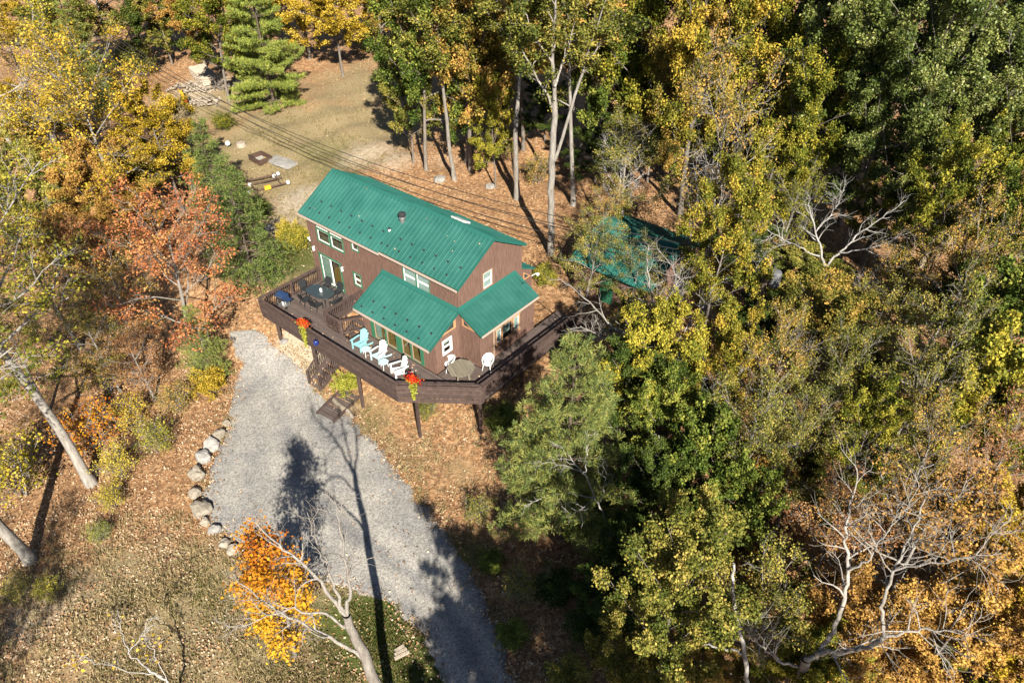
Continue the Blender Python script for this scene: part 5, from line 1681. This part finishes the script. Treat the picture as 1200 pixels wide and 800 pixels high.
for pr, x, y, r, lab in [('bare_b', 815, 235, 40, 'bare grey twiggy tree above the shed, left of the twin trunks'), ('bare_a', 880, 335, 32, 'bare grey tree just left of the utility pole'), ('bare_b', 1010, 375, 34, 'bare grey tree right below the bare white tree'),
                         ('bare_a', 785, 362, 36, 'bare pale tree below the right end of the shed'), ('bare_b', 1095, 300, 36, 'bare grey tree at the foot of the forked oak trunk'), ('bare_a', 850, 480, 36, 'bare pale tree between pine and the olive woods'),
                         ('bare_b', 925, 425, 32, 'bare twiggy tree in front of the wide orange-olive crown'), ('bare_b', 1075, 505, 36, 'bare twiggy tree above the bleached dead tree, right side'), ('bare_a', 725, 215, 34, 'bare grey tree right of the forked trunk'), ('bare_b', 985, 555, 32, 'bare grey tree behind the top of the bleached dead tree')]:
    crown_at(pr, x, y, r, None if pr == 'bare_a' else 'oliveor', 'bare_tree', lab, cat='tree', group='bare grey trees in the right woods', sz=1.3)
# the orange maple by the drive
base_at('sapling_b', 346, 768, 10.2, 'orange', 'maple_tree', 'bright orange young maple at the edge of the drive', rz=2.0)

# trees that stand outside the frame and throw their shade into it
for k, (x, y, Hm, pr, lab) in enumerate([(2.6, 2.0, 13.5, 'round_b', 'thin tree below the frame shading the lower drive'), (8.0, -4.5, 19, 'tall_a', 'tall tree below the frame shading the slope right of the drive'),
                                         (12.5, -4.5, 19, 'tall_c', 'tall tree below the frame shading the woods edge'), (6.0, -6.5, 19, 'tall_b', 'tall tree under the frame behind the lower drive'),
                                         (-19.5, 1.0, 15, 'sparse_b', 'tree below the frame shading the lower left grass')]):
    plant(pr, (x, y), Hm / PROTO[pr][2], 'pine' if pr == 'pine_a' else 'olive', 'pine_tree' if pr == 'pine_a' else 'broadleaf_tree', lab)

# shrubs and saplings
G_S = 'low shrubs'
for a in [
    ('shrub_a', 246, 452, 17, 'gold', 'shrub', 'golden shrub at the drive edge below the salmon maple'),
    ('shrub_c', 12, 556, 38, 'yellow', 'shrub', 'yellow shrub at the left edge between white trunks'),
    ('shrub_c', 130, 585, 15, 'yellow', 'shrub', 'yellow shrub at the foot of the white trunk'),
    ('shrub_c', 117, 624, 12, 'green', 'shrub', 'small green bush in the grass below the white trunk'),
    ('shrub_c', 105, 505, 30, 'orange', 'shrub', 'orange seedling beside the white trunk'),
    ('shrub_c', 152, 486, 20, 'gold', 'shrub', 'golden seedling on the leafy slope'),
    ('shrub_c', 138, 545, 20, 'yellow', 'shrub', 'yellow brush right of the white trunk'),
    ('shrub_c', 180, 515, 20, 'yg', 'shrub', 'thin yellow-green brush above the boulder row'),
    ('shrub_c', 205, 470, 18, 'oliveor', 'shrub', 'thin brown brush beside the golden shrub'),
    ('shrub_c', 165, 435, 24, 'rust', 'shrub', 'rust brown brush on the slope under the salmon maple'),
    ('shrub_c', 120, 440, 26, 'oliveor', 'shrub', 'bare brown brush in the shade left of the slope'),
    ('shrub_a', 405, 452, 13, 'vine', 'shrub', 'bright yellow-green bush beside the deck stairs'),
    ('shrub_b', 345, 283, 17, 'yg', 'shrub', 'yellow-green bush at the left corner of the house'),
    ('shrub_a', 337, 275, 13, 'yellow', 'shrub', 'yellow bush behind the deck corner left of the house'),
    ('shrub_b', 262, 145, 12, 'yg', 'shrub', 'light green bush on the back lawn'),
    ('shrub_b', 160, 75, 22, 'olive', 'shrub', 'olive brush under the cables at the top left'),
    ('shrub_b', 590, 495, 20, 'green', 'shrub', 'green bush under the deck corner beside the pine'),
    ('shrub_c', 500, 480, 12, 'yg', 'shrub', 'low weeds under the bend of the deck'),
    ('shrub_b', 640, 325, 14, 'yg', 'shrub', 'yellow-green bush behind the right end of the house'),
    ('shrub_b', 575, 660, 15, 'green', 'shrub', 'dim green clump on the shaded bank right of the drive'),
    ('shrub_b', 600, 745, 18, 'green', 'shrub', 'shaded green clump at the lower right of the drive'),
    ('shrub_c', 560, 600, 16, 'olive', 'shrub', 'thin weeds on the bank between drive and pine'),
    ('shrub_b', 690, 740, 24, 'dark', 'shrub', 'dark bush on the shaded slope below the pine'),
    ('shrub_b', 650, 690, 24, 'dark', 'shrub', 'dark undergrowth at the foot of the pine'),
    ('shrub_c', 610, 690, 20, 'olive', 'shrub', 'dim twiggy brush on the shaded slope'),
    ('shrub_b', 665, 795, 24, 'olive', 'shrub', 'shaded brush at the bottom edge right of the drive'),
    ('shrub_c', 20, 690, 16, 'olive', 'shrub', 'small olive bush at the left edge in the grass'),
    ('shrub_c', 55, 690, 14, 'yg', 'shrub', 'thin yellow brush below the lowest white trunk'),
    ('shrub_c', 585, 170, 16, 'gg', 'shrub', 'golden seedling among the slim trunks'),
    ('shrub_c', 630, 200, 16, 'oliveor', 'shrub', 'orange seedling by the straight pale trunk'),
    ('shrub_b', 425, 45, 18, 'oliveor', 'shrub', 'orange brush at the far edge of the lawn'),
    ('shrub_b', 470, 75, 20, 'olive', 'shrub', 'olive brush in the shade at the lawn edge'),
    ('shrub_c', 700, 320, 22, 'olive', 'shrub', 'olive brush between house and shed'),
    ('shrub_b', 300, 250, 16, 'green', 'shrub', 'green brush below the fallen frame'),
    ('shrub_c', 215, 195, 20, 'gold', 'shrub', 'golden seedling at the edge of the dark lawn shade'),
]:
    crown_at(*a, group=G_S, cat='shrub')


# dead and bare trees followed limb by limb
def limb_tree(name, label, limbs, seed, bark='bark_dead', nsub=6, ntw=3, sub_len=1.2, tw_len=.6, leaf=None, twr=.012, lift=.03, cat=None):
    """limbs: lists of (px, py, height over ground, radius), each from its fork outward"""
    rng = np.random.default_rng(seed)
    p0 = hit(limbs[0][0][0], limbs[0][0][1], limbs[0][0][2])[0]
    t = thing(name, label, cat or ('dead tree' if not leaf else 'tree'), tuple(p0))
    tw, tips = None, []
    for i, lm in enumerate(limbs):
        P_ = np.array([hit(a, b, h)[0] for a, b, h, r in lm]) - p0
        r = np.array([q[3] for q in lm])
        n = max(8, len(P_) * 4)
        s = np.linspace(0, len(P_) - 1, n)
        pts = np.stack([np.interp(s, np.arange(len(P_)), P_[:, k]) for k in range(3)], 1)
        for _ in range(2):
            pts[1:-1] = (pts[:-2] + 2 * pts[1:-1] + pts[2:]) / 4
        pts[1:-1] += rng.normal(0, .035, (n - 2, 3))
        rad = np.interp(s, np.arange(len(P_)), r) * (.8 if i == 0 else .68)
        w = Wood()
        w.limb(pts, rad, 9 if i == 0 else 7)
        if i > 0 or len(limbs) == 1:
            branch_out(w, tips, pts, r[0], rng, nsub, ntw, sub_len, tw_len, lift, from_t=.3, twr=twr, wob=.2)
        o = put('trunk' if i == 0 else 'limb', w.mesh('limb', M[bark]), t)
    if leaf:
        v, q, tone = foliage(tips, leaf[1], .16, rng, .18, keep=leaf[2], grp=ntw)
        put('crown', arr_mesh('crown', v, q, PAL[leaf[0]], tone), t)
    return t


limb_tree('dead_tree', 'grey dead tree with peeling trunk at the bottom edge beside the drive', [
    [(467, 900, 0, .27), (440, 795, 6.7, .23), (420, 752, 8.9, .19), (406, 720, 10.4, .15)],
    [(406, 720, 10.4, .11), (385, 695, 10.9, .08), (350, 655, 11.8, .06), (318, 630, 12.3, .035), (285, 600, 12.9, .015)],
    [(406, 720, 10.4, .10), (412, 690, 11.4, .08), (404, 655, 12.4, .055), (397, 610, 13.6, .035), (392, 585, 14.4, .015)],
    [(415, 740, 9.4, .075), (385, 720, 9.8, .055), (340, 712, 10.0, .04), (300, 728, 10.0, .022), (262, 740, 9.9, .012)],
    [(428, 775, 7.8, .09), (400, 752, 8.3, .08), (350, 730, 8.9, .06), (310, 705, 9.5, .045), (276, 678, 10.2, .025)],
    [(404, 716, 10.5, .085), (385, 672, 11.6, .055), (372, 640, 12.5, .035), (360, 600, 13.4, .015)],
], 5, bark='bark_pale', nsub=12, ntw=5, sub_len=1.0, tw_len=.5, twr=.009)
limb_tree('dead_tree', 'bleached white dead tree with wide bare boughs at the bottom right', [
    [(928, 860, 0, .24), (936, 800, 4.0, .22), (944, 772, 6.0, .20)],
    [(944, 772, 6.0, .15), (962, 764, 6.6, .14), (995, 762, 7.4, .12), (1025, 758, 8.2, .12), (1036, 745, 8.8, .11)],
    [(1036, 745, 8.8, .09), (1032, 715, 9.6, .085), (1042, 680, 10.4, .075), (1058, 648, 11.2, .06), (1075, 612, 12.0, .045), (1090, 570, 13.0, .02)],
    [(962, 762, 6.6, .125), (978, 735, 7.6, .115), (990, 700, 8.8, .10), (994, 660, 10.0, .085), (990, 625, 11.2, .065), (1000, 590, 12.2, .04), (1004, 548, 13.2, .02)],
    [(995, 668, 9.9, .07), (1020, 655, 10.6, .055), (1030, 630, 11.4, .04), (1060, 600, 12.4, .025), (1080, 565, 13.2, .012)],
    [(1036, 745, 8.8, .08), (1060, 740, 9.4, .065), (1095, 736, 10.0, .045), (1130, 740, 10.5, .02)],
    [(1048, 668, 10.8, .055), (1090, 660, 11.6, .042), (1135, 655, 12.4, .03), (1178, 612, 13.4, .012)],
    [(940, 782, 5.2, .09), (915, 775, 6.0, .06), (890, 755, 6.8, .04), (876, 745, 7.4, .015)],
], 8, bark='bark_white', nsub=12, ntw=6, sub_len=1.5, tw_len=.7, twr=.009)
limb_tree('dead_snag', 'slender broken white snag left of the bleached dead tree', [
    [(876, 800, 4.5, .10), (873, 765, 6.2, .095), (862, 720, 7.8, .085), (858, 690, 9.0, .07), (860, 660, 10.0, .05)],
    [(873, 768, 6.0, .06), (860, 760, 6.5, .06), (842, 760, 6.9, .055), (824, 754, 7.3, .05)]], 9, nsub=2, ntw=1, sub_len=.6)
limb_tree('bare_sapling', 'thin bare grey sapling in front of the pine', [
    [(726, 680, 0, .065), (722, 640, 2.2, .06), (706, 600, 4.2, .05), (696, 580, 5.2, .045), (686, 556, 6.4, .035)],
    [(686, 556, 6.4, .03), (668, 535, 7.2, .022), (655, 520, 8.0, .012)], [(686, 556, 6.4, .03), (687, 530, 7.4, .022), (690, 508, 8.4, .012)],
    [(697, 584, 5.0, .03), (670, 578, 5.4, .024), (640, 580, 5.8, .016), (614, 592, 6.0, .008)], [(686, 553, 6.5, .03), (660, 545, 7.0, .02), (632, 540, 7.3, .012)],
    [(696, 585, 5.0, .02), (680, 598, 5.2, .015), (664, 604, 5.4, .008)], [(702, 590, 4.8, .018), (710, 565, 5.6, .012), (712, 545, 6.3, .008)]], 10, nsub=6, ntw=3, sub_len=.7, tw_len=.4, twr=.008)
limb_tree('dead_tree', 'bare white tree with spreading branches among yellow-green crowns', [
    [(968, 352, 0, .20), (967, 330, 2.5, .18), (966, 312, 4.2, .15)],
    [(966, 312, 4.2, .11), (960, 285, 5.6, .085), (952, 262, 6.8, .06), (948, 235, 8.0, .025)], [(966, 312, 4.2, .11), (985, 295, 5.2, .09), (1005, 275, 6.2, .07), (1030, 258, 7.2, .05), (1060, 235, 8.4, .02)],
    [(960, 300, 4.8, .07), (935, 290, 5.5, .05), (910, 275, 6.2, .03), (892, 268, 6.6, .012)], [(985, 296, 5.2, .06), (1025, 290, 6.0, .045), (1070, 270, 6.8, .02)], [(956, 272, 6.2, .05), (975, 250, 7.2, .035), (990, 222, 8.2, .015)]], 12, nsub=10, ntw=6, sub_len=1.3, twr=.009)
limb_tree('dead_tree', 'fallen looking bare tree with pale limbs right of the house deck', [
    [(842, 470, 0, .22), (822, 445, 2.0, .20), (800, 425, 4.0, .17)],
    [(800, 425, 4.0, .13), (760, 402, 5.2, .10), (722, 388, 6.2, .07), (690, 352, 7.4, .045), (655, 326, 8.4, .015)], [(740, 394, 5.6, .06), (705, 395, 6.2, .045), (680, 382, 6.8, .02)],
    [(800, 425, 4.0, .11), (778, 380, 5.4, .085), (762, 345, 6.8, .06), (758, 300, 8.4, .02)], [(790, 405, 4.6, .09), (812, 370, 6.0, .06), (832, 352, 7.0, .03)],
    [(770, 362, 6.0, .06), (800, 330, 7.4, .04), (770, 290, 8.6, .02)], [(757, 474, 4.5, .07), (725, 468, 5.0, .06), (695, 452, 5.6, .035), (655, 446, 6.2, .012)]], 14, bark='bark_white', nsub=10, ntw=6, sub_len=1.2, twr=.009)
limb_tree('bare_sapling', 'small bare sapling with a few golden leaves at the bottom left', [
    [(212, 830, 0, .07), (196, 798, 1.6, .06), (172, 782, 2.4, .05)],
    [(172, 782, 2.4, .04), (150, 765, 3.0, .03), (142, 740, 3.6, .02), (138, 715, 4.2, .01)], [(150, 766, 3.0, .03), (165, 745, 3.5, .02), (174, 724, 4.0, .01)], [(190, 792, 1.9, .035), (150, 785, 2.4, .025), (110, 775, 2.9, .015), (86, 762, 3.3, .008)], [(196, 798, 1.7, .03), (180, 765, 2.6, .02), (172, 745, 3.2, .01)]],
    15, nsub=6, ntw=3, sub_len=.6, tw_len=.35, twr=.008, leaf=('gold', 3, .25))
limb_tree('dead_snag', 'pale broken trunk stub standing in dark leaves right of the pine', [[(786, 524, 3.0, .10), (772, 512, 3.9, .10), (757, 500, 4.8, .09)]], 16, nsub=1, ntw=1, sub_len=.3)

limb_tree('broadleaf_tree', 'tallest forked pale trunk close behind the right end of the house', [
    [(645, 298, 0, .30), (646, 215, 5.5, .27), (650, 120, 10.6, .22)], [(650, 120, 10.6, .20), (647, 60, 13.5, .15), (651, 0, 16.3, .09), (656, -40, 18, .03)],
    [(650, 188, 7.0, .17), (671, 125, 10.4, .14), (690, 55, 13.8, .10), (712, -5, 16.6, .03)], [(649, 128, 10.2, .12), (630, 92, 12.0, .09), (606, 50, 14.0, .03)],
    [(650, 102, 11.6, .12), (664, 62, 13.3, .08), (678, 8, 15.9, .03)], [(648, 75, 12.8, .09), (625, 40, 14.6, .06), (605, -5, 16.5, .02)], [(685, 75, 12.9, .07), (705, 50, 14.0, .05), (735, 25, 15.2, .02)]],
    21, bark='bark_pale', nsub=9, ntw=6, sub_len=1.8, tw_len=.55, leaf=('olive', 32, 1.0))['group'] = G_T

# ---------------------------------------------------------------- fallen leaves, grass, weeds
def scatter(n, rng, cx, cy, rx, ry):
    """points over the land seen between the given corners of the photograph"""
    px = rng.uniform(cx[0], cx[1], n); py = rng.uniform(cy[0], cy[1], n)
    a = (px - 600) / FPX; b = (400 - py) / FPX
    d = np.stack([a, b * SN + CS, b * CS - SN], 1)
    t = (CAM_Z + 2.0) / -d[:, 2]
    for _ in range(12):
        p = d * t[:, None]
        t = t + .8 * ((p[:, 2] + CAM_Z) - ground(p[:, 0], p[:, 1])) / -d[:, 2]
    return d * t[:, None] + np.array([0, 0, CAM_Z])


rng = np.random.default_rng(99)


def off_buildings(P_):
    u = (P_[:, 0] - HO[0]) * EU[0] + (P_[:, 1] - HO[1]) * EU[1]
    v = (P_[:, 0] - HO[0]) * EV[0] + (P_[:, 1] - HO[1]) * EV[1]
    return ~((u > -.3) & (u < 14.5) & (v > -.3) & (v < 7.6))


Pl = np.concatenate([scatter(38000, rng, (-40, 290), (380, 820), 0, 0), scatter(9000, rng, (150, 480), (30, 380), 0, 0), scatter(16000, rng, (380, 720), (440, 820), 0, 0), scatter(7000, rng, (480, 760), (120, 330), 0, 0), scatter(4000, rng, (290, 420), (230, 420), 0, 0), scatter(4000, rng, (280, 520), (640, 820), 0, 0)])
Pl = Pl[off_buildings(Pl)]
dn = np.sin(Pl[:, 0] * .9 + 2 * np.sin(Pl[:, 1] * .55)) + np.cos(Pl[:, 1] * 1.1 + 1.5 * np.sin(Pl[:, 0] * .7)) + .8 * np.sin(Pl[:, 0] * 2.3 - Pl[:, 1] * 1.9)
Pl = Pl[rng.random(len(Pl)) < .62 + .22 * dn]
gr_ = field(Pl[:, 0], Pl[:, 1], GRASS)
Pl = Pl[rng.random(len(Pl)) > gr_ * .55]
dr = on_drive(Pl[:, 0], Pl[:, 1])
dd_ = ((np.concatenate([A_, B_])[None, ::2, 0] - Pl[:, 0][:, None]) ** 2 + (np.concatenate([A_, B_])[None, ::2, 1] - Pl[:, 1][:, None]) ** 2).min(1) ** .5
Pl = Pl[(~dr) | (rng.random(len(Pl)) < .05 + .75 * np.exp(-(dd_ / .45) ** 2))]
dr = on_drive(Pl[:, 0], Pl[:, 1])
Pl[:, 2] = ground(Pl[:, 0], Pl[:, 1]) + .03 + .06 * dr + rng.uniform(0, .05, len(Pl))
extra = []
for k in range(186):                                       # on the deck boards and caught on the roofs
    if k < 170:
        uu, vv = rng.uniform(.6, 12.4), rng.uniform(-4.4, -2.1)
        if k % 3 == 0: uu, vv = rng.uniform(14.4, 15.9), rng.uniform(-1.5, 8)
        elif k % 7 == 0: uu, vv = rng.uniform(.6, 4.4), rng.uniform(-4.4, -.2)
        if HOLE[0] - .2 < uu < HOLE[1] + .1 and HOLE[2] - .2 < vv < HOLE[3]: continue
        extra.append(hw(uu, vv, .02))
    else:
        uu, vv = rng.uniform(0, 12.6), rng.uniform(-.2, 2.6)
        extra.append(hw(uu, vv, ZE + (LIFT if uu > US else 0) + SL * (vv + OV) + .03))
Pl = np.concatenate([Pl, np.array(extra)])
k = rng.integers(0, len(A_) * 2, 3800)
Le = np.concatenate([np.concatenate([A_, B_])[k] + rng.normal(0, .34, (3800, 2)), np.zeros((3800, 1))], 1)
Le = Le[np.sin(Le[:, 0] * 1.3 + 2 * np.sin(Le[:, 1] * .9)) + np.cos(Le[:, 1] * 1.1) + rng.normal(0, .5, 3800) > -.3]
Le[:, 2] = ground(Le[:, 0], Le[:, 1]) + .09
Pl = np.concatenate([Pl, Le])
v, q = leaves(Pl, rng.uniform(.07, .15, len(Pl)), rng.uniform(.05, .10, len(Pl)), rng, 1.6)
o = put('fallen_leaves', arr_mesh('fallen_leaves', v, q, PAL['litter'], rng.uniform(0, 1, len(Pl))), kind='stuff')
tag(o, 'tan fallen leaves strewn over the slopes and drive edges', 'leaves')

Pg = np.concatenate([scatter(14000, rng, (-20, 520), (600, 830), 0, 0), scatter(12000, rng, (180, 480), (40, 400), 0, 0), scatter(5000, rng, (400, 620), (450, 700), 0, 0)])
Pg = Pg[off_buildings(Pg)]
gr_ = field(Pg[:, 0], Pg[:, 1], GRASS)
dn = np.sin(Pg[:, 0] * 1.1 + 1.6 * np.sin(Pg[:, 1] * .8)) + np.cos(Pg[:, 1] * 1.3 + 1.5 * np.sin(Pg[:, 0] * .9)) + np.sin(Pg[:, 0] * 3.1 + Pg[:, 1] * 2.3)
Pg = Pg[rng.random(len(Pg)) < gr_ * (.62 + .3 * dn)]
Pg = Pg[~on_drive(Pg[:, 0], Pg[:, 1], .1)]
AB = np.concatenate([A_[10:], B_[10:]])
k = rng.integers(0, len(AB), 900)
We = np.concatenate([AB[k] + rng.normal(0, .22, (900, 2)), np.zeros((900, 1))], 1)
We = We[np.sin(We[:, 0] * 2.1 + We[:, 1]) + np.cos(We[:, 1] * 1.7) > -.2]
Pg = np.concatenate([Pg, We])
gn = field(Pg[:, 0], Pg[:, 1], GREEN)
nb = 7
ii = np.repeat(np.arange(len(Pg)), nb)
ax = rng.normal(0, .55, (len(ii), 3)); ax[:, 2] = 1
ax /= np.linalg.norm(ax, axis=1)[:, None]
hgt = rng.uniform(.12, .34, len(ii))
c = Pg[ii] + rng.normal(0, .09, (len(ii), 3)) * [1, 1, 0]
c[:, 2] = ground(c[:, 0], c[:, 1]) + hgt * .35
v, q = leaves(c, hgt, .03, rng, .1, axis=ax, fold=.02)
tone = np.clip(.62 - .55 * gn[ii] + rng.normal(0, .2, len(ii)), 0, 1)
o = put('grass', arr_mesh('grass', v, q, PAL['grass'], tone), kind='stuff')
tag(o, 'dry tufted grass on the lawns and verges', 'grass')
